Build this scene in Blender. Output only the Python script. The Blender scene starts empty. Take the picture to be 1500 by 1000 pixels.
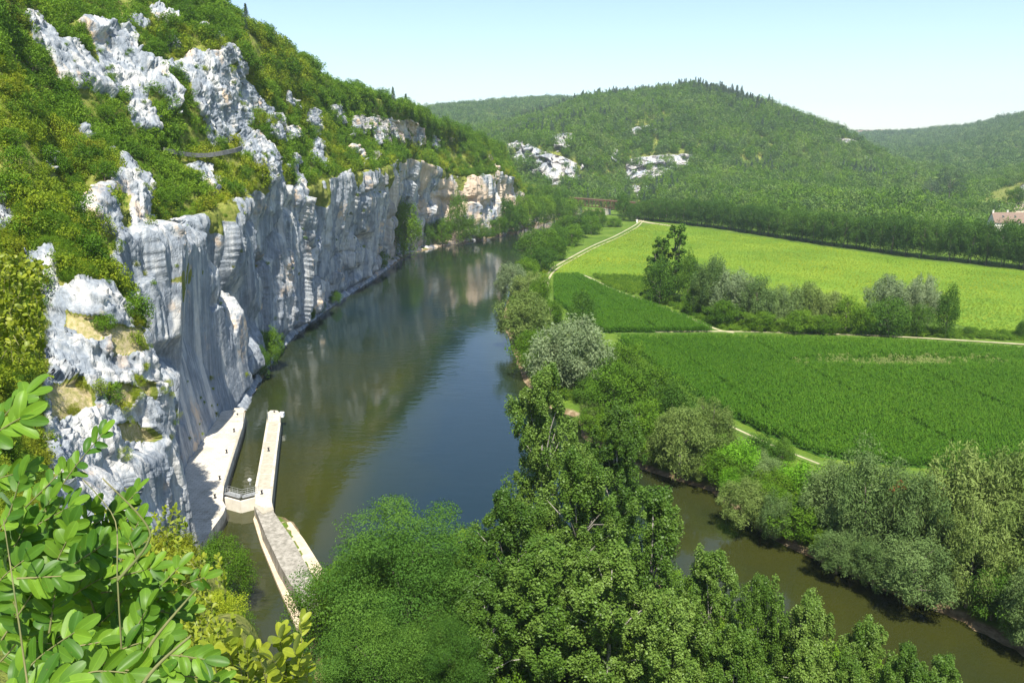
import bpy, math, random
import numpy as np
from mathutils import Vector

random.seed(7)
RNG = np.random.default_rng(11)
scene = bpy.context.scene
COL = scene.collection

# ------------------------------------------------------------------ camera
F = 1150.0
HC = 60.0
TH = math.atan(285.0 / F)
CT, ST = math.cos(TH), math.sin(TH)

def W(px, py, t):
    """world point at photo position (px,py) and depth t in metres"""
    r = (px - 750.0) / F * t
    u = (500.0 - py) / F * t
    return np.array([r, CT * t + ST * u, HC - ST * t + CT * u])

def G(px, py, z=0.0):
    dz = -ST + CT * (500.0 - py) / F
    t = (z - HC) / dz
    return W(px, py, t)

def PX(P):
    """surveying: where world points lie in the photo's frame"""
    P = np.asarray(P, float)
    dy = P[..., 1]; dz = P[..., 2] - HC
    t = CT * dy - ST * dz
    u = ST * dy + CT * dz
    t = np.where(np.abs(t) < 1e-3, 1e-3, t)
    return 750 + P[..., 0] / t * F, 500 - u / t * F, t

cam_d = bpy.data.cameras.new('camera')
cam = bpy.data.objects.new('camera', cam_d)
COL.objects.link(cam)
cam_d.sensor_width = 36.0
cam_d.lens = F / 1500.0 * 36.0
cam_d.clip_start = 0.05
cam_d.clip_end = 30000
cam.location = (0, 0, HC)
cam.rotation_euler = (math.pi / 2 - TH, 0, 0)
scene.camera = cam

# ------------------------------------------------------------------ light
SUN_EL = math.radians(60)
SUN_H = np.array([0.07, -0.99])           # horizontal direction towards the sun
SUN_H = SUN_H / np.linalg.norm(SUN_H)
sd = Vector((SUN_H[0] * math.cos(SUN_EL), SUN_H[1] * math.cos(SUN_EL), math.sin(SUN_EL)))
ld = bpy.data.lights.new('sun', 'SUN'); ld.energy = 5.0; ld.angle = math.radians(0.5)
ld.color = (1.0, 0.95, 0.86)
sun = bpy.data.objects.new('sun', ld); COL.objects.link(sun)
sun.rotation_euler = sd.to_track_quat('Z', 'Y').to_euler()
sun.location = (-50, -50, 300)

world = bpy.data.worlds.new('World'); scene.world = world
world.use_nodes = True
nt = world.node_tree
for n in list(nt.nodes): nt.nodes.remove(n)
sky = nt.nodes.new('ShaderNodeTexSky'); sky.sky_type = 'NISHITA'; sky.sun_disc = False
sky.sun_elevation = SUN_EL
sky.sun_rotation = math.atan2(sd.x, sd.y)
sky.altitude = 300; sky.air_density = 1.0; sky.dust_density = 0.6; sky.ozone_density = 2.0
bg = nt.nodes.new('ShaderNodeBackground'); bg.inputs['Strength'].default_value = 0.112
wo = nt.nodes.new('ShaderNodeOutputWorld')
nt.links.new(sky.outputs[0], bg.inputs[0]); nt.links.new(bg.outputs[0], wo.inputs[0])
scene.view_settings.view_transform = 'Standard'
scene.view_settings.look = 'None'
scene.view_settings.exposure = 0.93
scene.render.engine = 'CYCLES'

# ------------------------------------------------------------------ noise
_T = np.random.default_rng(3).random((64, 64, 64)).astype(np.float32)
def vnoise(p):
    p = np.asarray(p, float)
    i = np.floor(p).astype(int); f = p - i
    f = f * f * (3 - 2 * f)
    x, y, z = i[..., 0] & 63, i[..., 1] & 63, i[..., 2] & 63
    x1, y1, z1 = (x + 1) & 63, (y + 1) & 63, (z + 1) & 63
    fx, fy, fz = f[..., 0], f[..., 1], f[..., 2]
    a = _T[x, y, z] * (1 - fx) + _T[x1, y, z] * fx
    b = _T[x, y1, z] * (1 - fx) + _T[x1, y1, z] * fx
    c = _T[x, y, z1] * (1 - fx) + _T[x1, y, z1] * fx
    d = _T[x, y1, z1] * (1 - fx) + _T[x1, y1, z1] * fx
    return (a * (1 - fy) + b * fy) * (1 - fz) + (c * (1 - fy) + d * fy) * fz
def fbm(p, o=4, gain=0.5):
    s = 0; a = 1; t = 0
    p = np.asarray(p, float)
    for k in range(o):
        s = s + a * (vnoise(p * (2.03 ** k) + 17.3 * k) * 2 - 1); t += a; a *= gain
    return s / t
def ridged(p, o=3):
    s = 0; a = 1; t = 0
    for k in range(o):
        s = s + a * (1 - np.abs(vnoise(p * (2.1 ** k) + 9.1 * k) * 2 - 1) * 2); t += a; a *= .5
    return s / t
def facets(P, tilt=.9, off=0):
    """blocky cellular relief: every cell is a tilted plane, as in jointed limestone"""
    P = np.asarray(P, float) + off; i = np.floor(P).astype(int)
    best = np.full(P.shape[:-1], 1e9); out = np.zeros(P.shape[:-1])
    for dx in (-1, 0, 1):
        for dy in (-1, 0, 1):
            for dz in (-1, 0, 1):
                x, y, z = (i[..., 0] + dx), (i[..., 1] + dy), (i[..., 2] + dz)
                a, b, c, e = (_T[(x + k) & 63, (y + 2 * k) & 63, (z + 5 * k) & 63] for k in (0, 11, 23, 37))
                rx, ry, rz = P[..., 0] - x - a, P[..., 1] - y - b, P[..., 2] - z - c
                d = rx * rx + ry * ry + rz * rz; m = d < best
                best = np.where(m, d, best)
                out = np.where(m, (e - .5) + tilt * ((b - .5) * rx + (c - .5) * ry + (a - .5) * rz), out)
    return out
def in_poly(x, y, poly):
    c = np.zeros(np.shape(x), bool)
    n = len(poly); j = n - 1
    for i in range(n):
        xi, yi = poly[i]; xj, yj = poly[j]
        if yi != yj:
            k = ((yi > y) != (yj > y)) & (x < (xj - xi) * (y - yi) / (yj - yi) + xi)
            c ^= k
        j = i
    return c
def seg_dist(x, y, line):
    d = np.full(np.shape(x), 1e9)
    for (ax, ay), (bx, by) in zip(line[:-1], line[1:]):
        vx, vy = bx - ax, by - ay
        t = np.clip(((x - ax) * vx + (y - ay) * vy) / (vx * vx + vy * vy + 1e-9), 0, 1)
        d = np.minimum(d, np.hypot(x - ax - t * vx, y - ay - t * vy))
    return d

# ------------------------------------------------------------------ objects
def tag(o, label=None, cat=None, group=None, kind=None):
    if label: o['label'] = label
    if cat: o['category'] = cat
    if group: o['group'] = group
    if kind: o['kind'] = kind
    return o

def mesh_np(name, V, Fc, smooth=False, mats=()):
    """V (n,3), Fc (m,k) index array, all faces with k corners"""
    me = bpy.data.meshes.new(name)
    V = np.ascontiguousarray(V, np.float32); Fc = np.ascontiguousarray(Fc, np.int32)
    m, k = Fc.shape
    me.vertices.add(len(V)); me.vertices.foreach_set('co', V.ravel())
    me.loops.add(m * k); me.loops.foreach_set('vertex_index', Fc.ravel())
    me.polygons.add(m)
    me.polygons.foreach_set('loop_start', np.arange(0, m * k, k, dtype=np.int32))
    me.polygons.foreach_set('loop_total', np.full(m, k, np.int32))
    if smooth: me.polygons.foreach_set('use_smooth', np.ones(m, bool))
    me.update(calc_edges=True)
    for mt in mats: me.materials.append(mt)
    return me

def link(name, me, parent=None, loc=None):
    o = bpy.data.objects.new(name, me); COL.objects.link(o)
    if parent: o.parent = parent
    if loc is not None: o.location = loc
    return o

def empty(name, loc, rz=0.0):
    o = bpy.data.objects.new(name, None); COL.objects.link(o)
    o.location = [float(v) for v in loc]; o.rotation_euler = (0, 0, rz); o.empty_display_size = .3
    return o

class MB:
    """collects polygons and builds one mesh"""
    def __init__(s): s.v = []; s.f = []
    def add(s, vs, fs):
        b = len(s.v); s.v += [tuple(float(c) for c in v) for v in vs]; s.f += [tuple(i + b for i in f) for f in fs]
    def box(s, c, sz, rz=0.0):
        cx, cy, cz = c; hx, hy, hz = [k / 2 for k in sz]
        ca, sa = math.cos(rz), math.sin(rz); vs = []
        for dz in (-hz, hz):
            for dx, dy in ((-hx, -hy), (hx, -hy), (hx, hy), (-hx, hy)):
                vs.append((cx + dx * ca - dy * sa, cy + dx * sa + dy * ca, cz + dz))
        s.add(vs, [(3, 2, 1, 0), (4, 5, 6, 7), (0, 1, 5, 4), (1, 2, 6, 5), (2, 3, 7, 6), (3, 0, 4, 7)])
    def prism(s, pts, z0, z1, top_inset=0.0):
        n = len(pts); a = sum(pts[i][0] * pts[(i + 1) % n][1] - pts[(i + 1) % n][0] * pts[i][1] for i in range(n))
        if a < 0: pts = pts[::-1]
        cx = sum(p[0] for p in pts) / n; cy = sum(p[1] for p in pts) / n
        vs = [(p[0], p[1], z0) for p in pts]
        for p in pts:
            dx, dy = p[0] - cx, p[1] - cy; l = math.hypot(dx, dy) + 1e-6
            vs.append((p[0] - dx / l * top_inset, p[1] - dy / l * top_inset, z1))
        s.add(vs, [tuple(range(n))[::-1], tuple(range(n, 2 * n))] + [(i, (i + 1) % n, n + (i + 1) % n, n + i) for i in range(n)])
    def tube(s, path, radii, n=6, cap=True):
        path = [Vector([float(c) for c in p]) for p in path]
        rings = []; b = len(s.v)
        for i, p in enumerate(path):
            d = (path[min(i + 1, len(path) - 1)] - path[max(i - 1, 0)])
            if d.length < 1e-9: d = Vector((0, 0, 1))
            d.normalize()
            a = d.cross(Vector((0, 0, 1)) if abs(d.z) < .9 else Vector((1, 0, 0))).normalized(); c = d.cross(a)
            r = radii[i] if hasattr(radii, '__len__') else radii
            for k in range(n):
                an = 2 * math.pi * k / n
                s.v.append(tuple(p + (a * math.cos(an) + c * math.sin(an)) * r))
        for i in range(len(path) - 1):
            for k in range(n):
                k2 = (k + 1) % n
                s.f.append((b + i * n + k, b + i * n + k2, b + (i + 1) * n + k2, b + (i + 1) * n + k))
        if cap:
            s.f.append(tuple(b + k for k in range(n))[::-1]); e = b + (len(path) - 1) * n
            s.f.append(tuple(e + k for k in range(n)))
    def mesh(s, name, mat=None, smooth=False):
        me = bpy.data.meshes.new(name); me.from_pydata(s.v, [], s.f); me.update()
        if mat: me.materials.append(mat)
        if smooth:
            for p in me.polygons: p.use_smooth = True
        return me
    def build(s, name, mat=None, parent=None, smooth=False, loc=None):
        return link(name, s.mesh(name, mat, smooth), parent, loc)

# ------------------------------------------------------------------ materials
class NT:
    def __init__(s, name):
        s.m = bpy.data.materials.new(name); s.m.use_nodes = True; s.t = s.m.node_tree
        for n in list(s.t.nodes): s.t.nodes.remove(n)
        s.out = s.n('OutputMaterial')
    def n(s, kind, **kw):
        x = s.t.nodes.new('ShaderNode' + kind)
        for k, v in kw.items():
            if k.startswith('i_'):
                key = k[2:]; key = int(key) if key.isdigit() else key.replace('_', ' ')
                x.inputs[key].default_value = v
            else: setattr(x, k, v)
        return x
    def l(s, a, b): s.t.links.new(a, b)
    def ramp(s, fac, stops, interp='LINEAR'):
        r = s.n('ValToRGB'); r.color_ramp.interpolation = interp
        e = r.color_ramp.elements
        while len(e) < len(stops): e.new(0.5)
        for k, (p, c) in enumerate(stops):
            e[k].position = p; e[k].color = (*c, 1) if len(c) == 3 else c
        s.l(fac, r.inputs[0]); return r.outputs[0]
    def noise(s, vec, scale, detail=4, rough=.55, dist=0):
        x = s.n('TexNoise'); x.inputs['Scale'].default_value = scale; x.inputs['Detail'].default_value = detail
        x.inputs['Roughness'].default_value = rough; x.inputs['Distortion'].default_value = dist
        s.l(vec, x.inputs['Vector']); return x.outputs['Fac']
    def mapping(s, vec, sc=(1, 1, 1), rot=(0, 0, 0)):
        m = s.n('Mapping'); m.inputs['Scale'].default_value = sc; m.inputs['Rotation'].default_value = rot
        s.l(vec, m.inputs['Vector']); return m.outputs[0]
    def mix(s, fac, a, b, mode='MIX'):
        m = s.n('Mix', data_type='RGBA', blend_type=mode)
        for sock, v in ((m.inputs[0], fac), (m.inputs[6], a), (m.inputs[7], b)):
            if hasattr(v, 'node'): s.l(v, sock)
            else: sock.default_value = (*v, 1) if isinstance(v, tuple) and len(v) == 3 else v
        return m.outputs[2]
    def math(s, op, a, b=None, clamp=False):
        m = s.n('Math', operation=op, use_clamp=clamp)
        for k, v in enumerate((a, b)):
            if v is None: continue
            if hasattr(v, 'node'): s.l(v, m.inputs[k])
            else: m.inputs[k].default_value = v
        return m.outputs[0]
    def bump(s, h, dist=.1, strength=.6, prev=None):
        b = s.n('Bump'); b.inputs['Strength'].default_value = strength; b.inputs['Distance'].default_value = dist
        s.l(h, b.inputs['Height'])
        if prev: s.l(prev, b.inputs['Normal'])
        return b.outputs[0]
    def pbsdf(s, col, rough=.8, spec=.3, normal=None, metal=0.0):
        p = s.n('BsdfPrincipled'); p.inputs['Roughness'].default_value = rough if not hasattr(rough, 'node') else .5
        if hasattr(rough, 'node'): s.l(rough, p.inputs['Roughness'])
        p.inputs['Specular IOR Level'].default_value = spec; p.inputs['Metallic'].default_value = metal
        if hasattr(col, 'node'): s.l(col, p.inputs['Base Color'])
        else: p.inputs['Base Color'].default_value = (*col, 1)
        if normal: s.l(normal, p.inputs['Normal'])
        return p.outputs[0]
    def done(s, sh): s.l(sh, s.out.inputs['Surface']); return s.m

def foliage(name, cols, trans=.32, rough=.6, spec=.1, nscale=.25, back=None):
    """cols: dark, mid, light; varies by clump, by tree and by leaf"""
    a = NT(name)
    oi = a.n('ObjectInfo'); at = a.n('Attribute', attribute_name='tint')
    tc = a.n('TexCoord')
    nz = a.noise(tc.outputs['Object'], nscale, 3)
    f = a.math('MULTIPLY', at.outputs['Fac'], .45)
    f = a.math('ADD', f, a.math('MULTIPLY', oi.outputs['Random'], .45))
    f = a.math('ADD', f, a.math('MULTIPLY', a.math('SUBTRACT', nz, .5), .5))
    gp_ = a.n('NewGeometry'); f = a.math('ADD', f, a.math('MULTIPLY', a.math('SUBTRACT', a.noise(gp_.outputs['Position'], .014, 3, .6), .5), .9))
    n = len(cols)
    c = a.ramp(f, [(k / (n - 1) * .9 + .02, cols[k]) for k in range(n)])
    if back:
        geo = a.n('NewGeometry'); c = a.mix(geo.outputs['Backfacing'], c, back)
    p = a.pbsdf(c, rough, spec)
    tr = a.n('BsdfTranslucent')
    c2 = a.mix(1.0, c, (1.15, 1.25, .55), 'MULTIPLY'); a.l(c2, tr.inputs['Color'])
    mx = a.n('MixShader'); mx.inputs[0].default_value = trans
    a.l(p, mx.inputs[1]); a.l(tr.outputs[0], mx.inputs[2])
    return a.done(mx.outputs[0])

def bark(name, c1, c2):
    a = NT(name); tc = a.n('TexCoord')
    nz = a.noise(a.mapping(tc.outputs['Object'], (3, 3, .6)), 3, 4)
    return a.done(a.pbsdf(a.ramp(nz, [(.3, c1), (.7, c2)]), .9, .15, a.bump(nz, .05)))

M = {}
M['bark'] = bark('bark', (.10, .08, .06), (.26, .23, .19))
M['bark_pale'] = bark('pale_bark', (.2, .18, .15), (.42, .39, .34))
M['poplar'] = foliage('poplar_leaves', [(.04, .095, .012), (.09, .17, .02), (.19, .285, .055)], .3, .45, .22)
M['robinia'] = foliage('feathery_leaves', [(.035, .10, .014), (.065, .15, .02), (.125, .23, .03)], .3)
M['willow'] = foliage('willow_leaves', [(.075, .135, .035), (.13, .20, .06), (.21, .29, .10)], .3, .6, .1)
M['olive'] = foliage('yellow_willow_leaves', [(.10, .155, .032), (.165, .23, .055), (.25, .315, .09)], .28)
M['broad'] = foliage('broadleaf_leaves', [(.048, .115, .008), (.09, .18, .012), (.165, .27, .02)], .28)
M['dark'] = foliage('dark_leaves', [(.035, .09, .010), (.065, .14, .014), (.115, .205, .022)], .25)
M['lime'] = foliage('lime_leaves', [(.09, .22, .012), (.14, .31, .018), (.21, .42, .03)], .35)
M['conifer'] = foliage('conifer_needles', [(.045, .08, .04), (.07, .115, .055), (.11, .165, .08)], .15)
M['row'] = foliage('row_leaves', [(.035, .085, .012), (.06, .13, .016), (.11, .20, .026)], .3)
M['silver'] = foliage('silver_willow_leaves', [(.13, .19, .085), (.21, .27, .13), (.31, .37, .20)], .3)
M['box'] = foliage('box_leaves', [(.10, .13, .009), (.21, .24, .016), (.34, .36, .03)], .3)
M['scrub'] = foliage('scrub_leaves', [(.07, .14, .010), (.16, .23, .014), (.26, .32, .02), (.36, .35, .03)], .28)
M['scrubg'] = foliage('green_scrub_leaves', [(.06, .14, .010), (.12, .22, .015), (.22, .33, .025)], .28)
M['forest'] = foliage('forest_leaves', [(.045, .095, .022), (.08, .15, .032), (.14, .22, .045), (.21, .28, .07)], .2)
M['red'] = foliage('dry_red_leaves', [(.25, .06, .02), (.35, .1, .04)], .2)
M['crop'] = foliage('crop_leaves', [(.085, .17, .014), (.16, .24, .018), (.28, .32, .02), (.55, .48, .02)], .25)
M['tan'] = foliage('pale_maize_leaves', [(.16, .22, .05), (.24, .28, .09)], .25)
M['corn'] = foliage('corn_leaves', [(.04, .115, .006), (.062, .15, .009), (.10, .20, .014)], .3)

# --- limestone
def limestone(name, soil=True):
    a = NT(name); tc = a.n('TexCoord'); v = tc.outputs['Object']
    big = a.noise(v, .05, 4); mid = a.noise(v, .35, 6, .65); fine = a.noise(v, 2.2, 6, .7)
    streak = a.noise(a.mapping(v, (1, 1, .055)), .24, 7, .62, .4)
    streak2 = a.noise(a.mapping(v, (1, 1, .08)), 1.5, 5, .65)
    base = a.ramp(mid, [(.25, (.40, .395, .38)), (.5, (.52, .51, .48)), (.75, (.66, .64, .59))])
    st = a.ramp(streak, [(.42, (1, 1, 1)), (.49, (.62, .68, .76)), (.57, (.38, .45, .55)), (.72, (.8, .83, .87))])
    c = a.mix(.95, base, st, 'MULTIPLY')
    st2 = a.ramp(streak2, [(.42, (1, 1, 1)), (.62, (.62, .63, .64))])
    c = a.mix(.7, c, st2, 'MULTIPLY')
    och = a.math('MULTIPLY', a.ramp(a.noise(v, .09, 5, .6), [(.58, (0, 0, 0)), (.66, (1, 1, 1))]),
                 a.ramp(a.noise(v, .5, 4), [(.42, (0, 0, 0)), (.55, (1, 1, 1))]))
    sx_ = a.n('SeparateXYZ'); a.l(v, sx_.inputs[0])
    farw = a.n('MapRange'); farw.inputs[1].default_value = 330; farw.inputs[2].default_value = 460; a.l(sx_.outputs[1], farw.inputs[0])
    fo = a.n('MapRange'); fo.inputs[1].default_value = 640; fo.inputs[2].default_value = 760; fo.inputs[3].default_value = 1; fo.inputs[4].default_value = .25; a.l(sx_.outputs[1], fo.inputs[0])
    och = a.math('ADD', och, a.math('MULTIPLY', farw.outputs[0], a.ramp(a.noise(v, .06, 5, .6), [(.44, (0, 0, 0)), (.54, (.9, .9, .9))])), True)
    c = a.mix(a.math('MULTIPLY', a.math('MULTIPLY', och, fo.outputs[0]), .7), c, (.70, .50, .31))
    pit = a.ramp(fine, [(.28, (.55, .55, .55)), (.38, (1, 1, 1))])
    c = a.mix(.8, c, pit, 'MULTIPLY')
    h = a.math('ADD', a.math('MULTIPLY', mid, 1.0), a.math('MULTIPLY', fine, .35))
    h = a.math('ADD', h, a.math('MULTIPLY', streak2, .5))
    vor = a.n('TexVoronoi', feature='DISTANCE_TO_EDGE'); vor.inputs['Scale'].default_value = .45
    wv = a.n('VectorMath', operation='ADD'); a.l(a.mapping(v, (1, 1, .6)), wv.inputs[0])
    nn = a.n('TexNoise'); nn.inputs['Scale'].default_value = .8; a.l(v, nn.inputs['Vector']); a.l(nn.outputs['Color'], wv.inputs[1])
    a.l(wv.outputs[0], vor.inputs['Vector'])
    crack = a.ramp(vor.outputs['Distance'], [(0.0, (0, 0, 0)), (.06, (1, 1, 1))])
    h = a.math('ADD', h, a.math('MULTIPLY', crack, .15))
    nrm = a.bump(h, .5, .7)
    rock = a.pbsdf(c, .88, .2, nrm)
    if not soil: return a.done(rock)
    # dry grass and soil where the vertex mask says no rock
    at = a.n('Attribute', attribute_name='rock')
    g = a.ramp(a.noise(v, .6, 6, .7), [(.25, (.07, .11, .015)), (.45, (.14, .17, .03)), (.62, (.24, .24, .06)), (.82, (.40, .34, .2))])
    dry = a.ramp(a.math('MULTIPLY', at.outputs['Fac'], -1.0), [(.3, (0, 0, 0)), (.6, (1, 1, 1))])
    g = a.mix(dry, g, a.ramp(a.noise(v, 1.6, 6, .7), [(.25, (.15, .18, .05)), (.45, (.30, .27, .11)), (.62, (.44, .36, .22)), (.75, (.52, .49, .44))]))
    gs = a.pbsdf(g, .95, .1, a.bump(a.noise(v, 3, 5, .7), .3))
    mx = a.n('MixShader'); m = a.math('ADD', at.outputs['Fac'], a.math('MULTIPLY', a.math('SUBTRACT', a.noise(v, 1.3, 5, .7), .5), .9))
    a.l(a.ramp(m, [(.46, (0, 0, 0)), (.54, (1, 1, 1))]), mx.inputs[0])
    a.l(gs, mx.inputs[1]); a.l(rock, mx.inputs[2])
    return a.done(mx.outputs[0])
M['rock'] = limestone('limestone_and_dry_grass')
M['rockonly'] = limestone('limestone', False)

def simple(name, c1, c2, scale=1.0, rough=.85, spec=.3, bump=.02, metal=0, sc=(1, 1, 1)):
    a = NT(name); tc = a.n('TexCoord'); nz = a.noise(a.mapping(tc.outputs['Object'], sc), scale, 6, .65)
    return a.done(a.pbsdf(a.ramp(nz, [(.3, c1), (.7, c2)]), rough, spec, a.bump(nz, bump), metal))
def stained(name, c1, c2, dirt):
    a = NT(name); tc = a.n('TexCoord'); v = tc.outputs['Object']
    c = a.ramp(a.noise(v, .7, 6, .65), [(.3, c1), (.7, c2)])
    c = a.mix(a.ramp(a.noise(v, .22, 6, .7), [(.50, (0, 0, 0)), (.72, (.8, .8, .8))]), c, dirt)
    c = a.mix(a.ramp(a.noise(v, 3.5, 5, .75), [(.55, (0, 0, 0)), (.72, (.7, .7, .7))]), c, dirt)
    sp = a.n('SeparateXYZ'); a.l(v, sp.inputs[0])
    wl = a.ramp(a.math('ADD', a.math('MULTIPLY', sp.outputs[2], .4), a.math('MULTIPLY', a.noise(v, 1.2, 4), .25)), [(.40, (.75, .75, .75)), (.62, (0, 0, 0))])
    c = a.mix(wl, c, (.08, .075, .04))
    br = a.n('TexBrick'); br.inputs['Scale'].default_value = .42; br.inputs['Mortar Size'].default_value = .012; br.inputs['Color1'].default_value = (1, 1, 1, 1); br.inputs['Color2'].default_value = (.9, .9, .9, 1); br.inputs['Mortar'].default_value = (.5, .48, .42, 1)
    a.l(v, br.inputs['Vector']); c = a.mix(1, c, br.outputs[0], 'MULTIPLY')
    return a.done(a.pbsdf(c, .9, .2, a.bump(a.noise(v, 4, 5), .04)))
M['concrete'] = stained('pale_concrete', (.50, .46, .38), (.66, .61, .52), (.30, .27, .2))
M['concrete_dark'] = simple('weathered_concrete', (.30, .27, .2), (.46, .42, .33), 1.2)
M['masonry'] = simple('stained_masonry', (.14, .13, .10), (.42, .39, .33), 1.4, bump=.08, sc=(1, 1, .35))
M['sandstone'] = simple('peach_stone', (.42, .33, .22), (.66, .55, .40), .9)
M['steel'] = simple('galvanised_steel', (.33, .34, .33), (.48, .49, .48), 4, .5, .5, .002, .4)
M['black'] = simple('black_iron', (.015, .015, .016), (.04, .04, .04), 6, .6, .4, .002)
M['rust'] = simple('rusty_iron', (.09, .055, .035), (.20, .11, .065), .6, .85, .2)
M['white'] = simple('white_paint', (.72, .72, .70), (.82, .82, .8), 3, .6, .3, .002)
M['bluetext'] = simple('dark_blue_paint', (.03, .06, .2), (.05, .09, .28), 3, .6)
M['plaster'] = simple('pale_plaster', (.62, .57, .47), (.76, .72, .62), .7)
M['tile'] = simple('clay_roof_tiles', (.14, .095, .07), (.26, .19, .14), 1.2, bump=.05, sc=(4, 1, 1))
M['glass'] = simple('dark_window_glass', (.02, .025, .03), (.04, .05, .06), 1, .15, .6, 0)
M['shutter'] = simple('brown_wood', (.16, .1, .06), (.25, .16, .1), 2)
M['dirt'] = simple('pale_dirt', (.26, .25, .12), (.46, .41, .26), .35)

# --- ground
def ground_mat():
    a = NT('valley_ground'); tc = a.n('TexCoord'); v = tc.outputs['Object']
    g = a.ramp(a.noise(v, .08, 6, .7), [(.3, (.06, .115, .012)), (.55, (.10, .165, .018)), (.75, (.17, .22, .04))])
    fine = a.noise(v, 1.5, 5, .7)
    g = a.mix(.6, g, a.ramp(fine, [(.3, (.5, .5, .5)), (.7, (1.3, 1.3, 1.3))]), 'MULTIPLY')
    sand = a.ramp(a.noise(v, .7, 5, .7), [(.3, (.10, .07, .035)), (.5, (.20, .145, .08)), (.75, (.40, .32, .21))])
    geo = a.n('NewGeometry'); sx = a.n('SeparateXYZ'); a.l(geo.outputs['Position'], sx.inputs[0])
    h = a.math('ADD', sx.outputs[2], a.math('MULTIPLY', a.math('SUBTRACT', a.noise(v, .25, 4), .5), 1.6))
    f = a.ramp(a.math('MULTIPLY', h, .5), [(.24, (0, 0, 0)), (.42, (1, 1, 1))])
    return a.done(a.pbsdf(a.mix(f, sand, g), .95, .1, a.bump(fine, .12)))
M['ground'] = ground_mat()

def field_mat(name, cols, rowdir, rowscale, rowamt, flowers=None):
    a = NT(name); tc = a.n('TexCoord'); v = tc.outputs['Object']
    big = a.noise(v, .02, 5, .6); fine = a.noise(v, .9, 5, .75)
    f = a.math('ADD', a.math('MULTIPLY', big, .6), a.math('MULTIPLY', fine, .4))
    c = a.ramp(f, [(.36, cols[0]), (.5, cols[1]), (.64, cols[2])])
    w = a.n('TexWave', wave_type='BANDS', bands_direction='X'); w.inputs['Scale'].default_value = rowscale
    w.inputs['Distortion'].default_value = 1.2; w.inputs['Detail'].default_value = 2; w.inputs['Detail Scale'].default_value = .4
    a.l(a.mapping(v, (1, 1, 1), (0, 0, rowdir)), w.inputs['Vector'])
    c = a.mix(rowamt, c, a.ramp(w.outputs['Fac'], [(.2, (.55, .6, .5)), (.6, (1.05, 1.05, 1.05))]), 'MULTIPLY')
    if flowers:
        fl = a.math('MULTIPLY', a.ramp(a.noise(v, 1.1, 3, .8), [(.55, (0, 0, 0)), (.62, (1, 1, 1))]),
                    a.ramp(a.noise(a.mapping(v, (1, 1, 1), (0, 0, rowdir)), .035, 4, .6), [(.42, (0, 0, 0)), (.6, (1, 1, 1))]))
        c = a.mix(a.math('MULTIPLY', fl, .7), c, flowers)
    return a.done(a.pbsdf(c, .9, .15, a.bump(a.math('ADD', fine, a.math('MULTIPLY', w.outputs['Fac'], .4)), .35)))
M['yellow_field'] = field_mat('flowering_crop', [(.075, .16, .012), (.12, .21, .014), (.18, .26, .018)], math.radians(62), .16, .25, (.34, .34, .02))
M['corn_field'] = field_mat('maize_ground', [(.03, .085, .006), (.042, .11, .008), (.06, .14, .012)], math.radians(8), .35, .4)
M['verge'] = field_mat('rough_grass', [(.05, .105, .015), (.085, .15, .02), (.14, .2, .04)], 0, .1, .1)

def water_mat():
    a = NT('river_water'); tc = a.n('TexCoord'); v = tc.outputs['Object']
    at = a.n('Attribute', attribute_name='shallow')
    s = a.math('ADD', at.outputs['Fac'], a.math('MULTIPLY', a.math('SUBTRACT', a.noise(v, .05, 4, .6), .5), .35))
    c = a.ramp(s, [(.12, (.006, .018, .022)), (.42, (.014, .024, .012)), (.68, (.036, .038, .006)), (.95, (.075, .062, .014))])
    w1 = a.noise(a.mapping(v, (1, 1, 1), (0, 0, .5)), .9, 3, .5, .3)
    w2 = a.noise(a.mapping(v, (.5, 1.4, 1), (0, 0, .35)), .35, 3, .5)
    calm = a.ramp(a.noise(v, .018, 3), [(.40, (.15, .15, .15)), (.6, (1, 1, 1))])
    h = a.math('MULTIPLY', a.math('ADD', a.math('MULTIPLY', w1, .35), a.math('MULTIPLY', w2, .8)), calm)
    return a.done(a.pbsdf(c, .06, .5, a.bump(h, .16, .55)))
M['water'] = water_mat()

# ------------------------------------------------------------------ nets (hills)
def catmull(P, us):
    """P (n,...) control points, us parameter values in [0,n-1]"""
    n = len(P); us = np.asarray(us); i = np.clip(np.floor(us).astype(int), 0, n - 2); f = us - i
    p0 = P[np.maximum(i - 1, 0)]; p1 = P[i]; p2 = P[i + 1]; p3 = P[np.minimum(i + 2, n - 1)]
    f = f.reshape((-1,) + (1,) * (P.ndim - 1))
    T = .42
    m1 = (p2 - p0) * T; m2 = (p3 - p1) * T
    f2 = f * f; f3 = f2 * f
    return (2 * f3 - 3 * f2 + 1) * p1 + (f3 - 2 * f2 + f) * m1 + (-2 * f3 + 3 * f2) * p2 + (f3 - f2) * m2

def net_grid(ctrl, ucounts, vcounts, smooth=2):
    ctrl = np.array(ctrl, float)
    us = np.concatenate([np.linspace(i, i + 1, c, endpoint=False) for i, c in enumerate(ucounts)] + [[len(ucounts)]])
    A = catmull(ctrl, us)                              # (U,R,3)
    vs = np.concatenate([np.linspace(i, i + 1, c, endpoint=False) for i, c in enumerate(vcounts)] + [[len(vcounts)]])
    i = np.clip(np.floor(vs).astype(int), 0, ctrl.shape[1] - 2); f = (vs - i)[None, :, None]
    B = A[:, i] * (1 - f) + A[:, i + 1] * f
    for _ in range(smooth):
        C = B.copy(); C[:, 1:-1] = (B[:, :-2] + 2 * B[:, 1:-1] + B[:, 2:]) / 4; B = C
    return B, us, vs

def normals(B):
    du = np.gradient(B, axis=0); dv = np.gradient(B, axis=1)
    n = np.cross(du, dv); n /= np.linalg.norm(n, axis=-1, keepdims=True) + 1e-9
    return n

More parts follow.
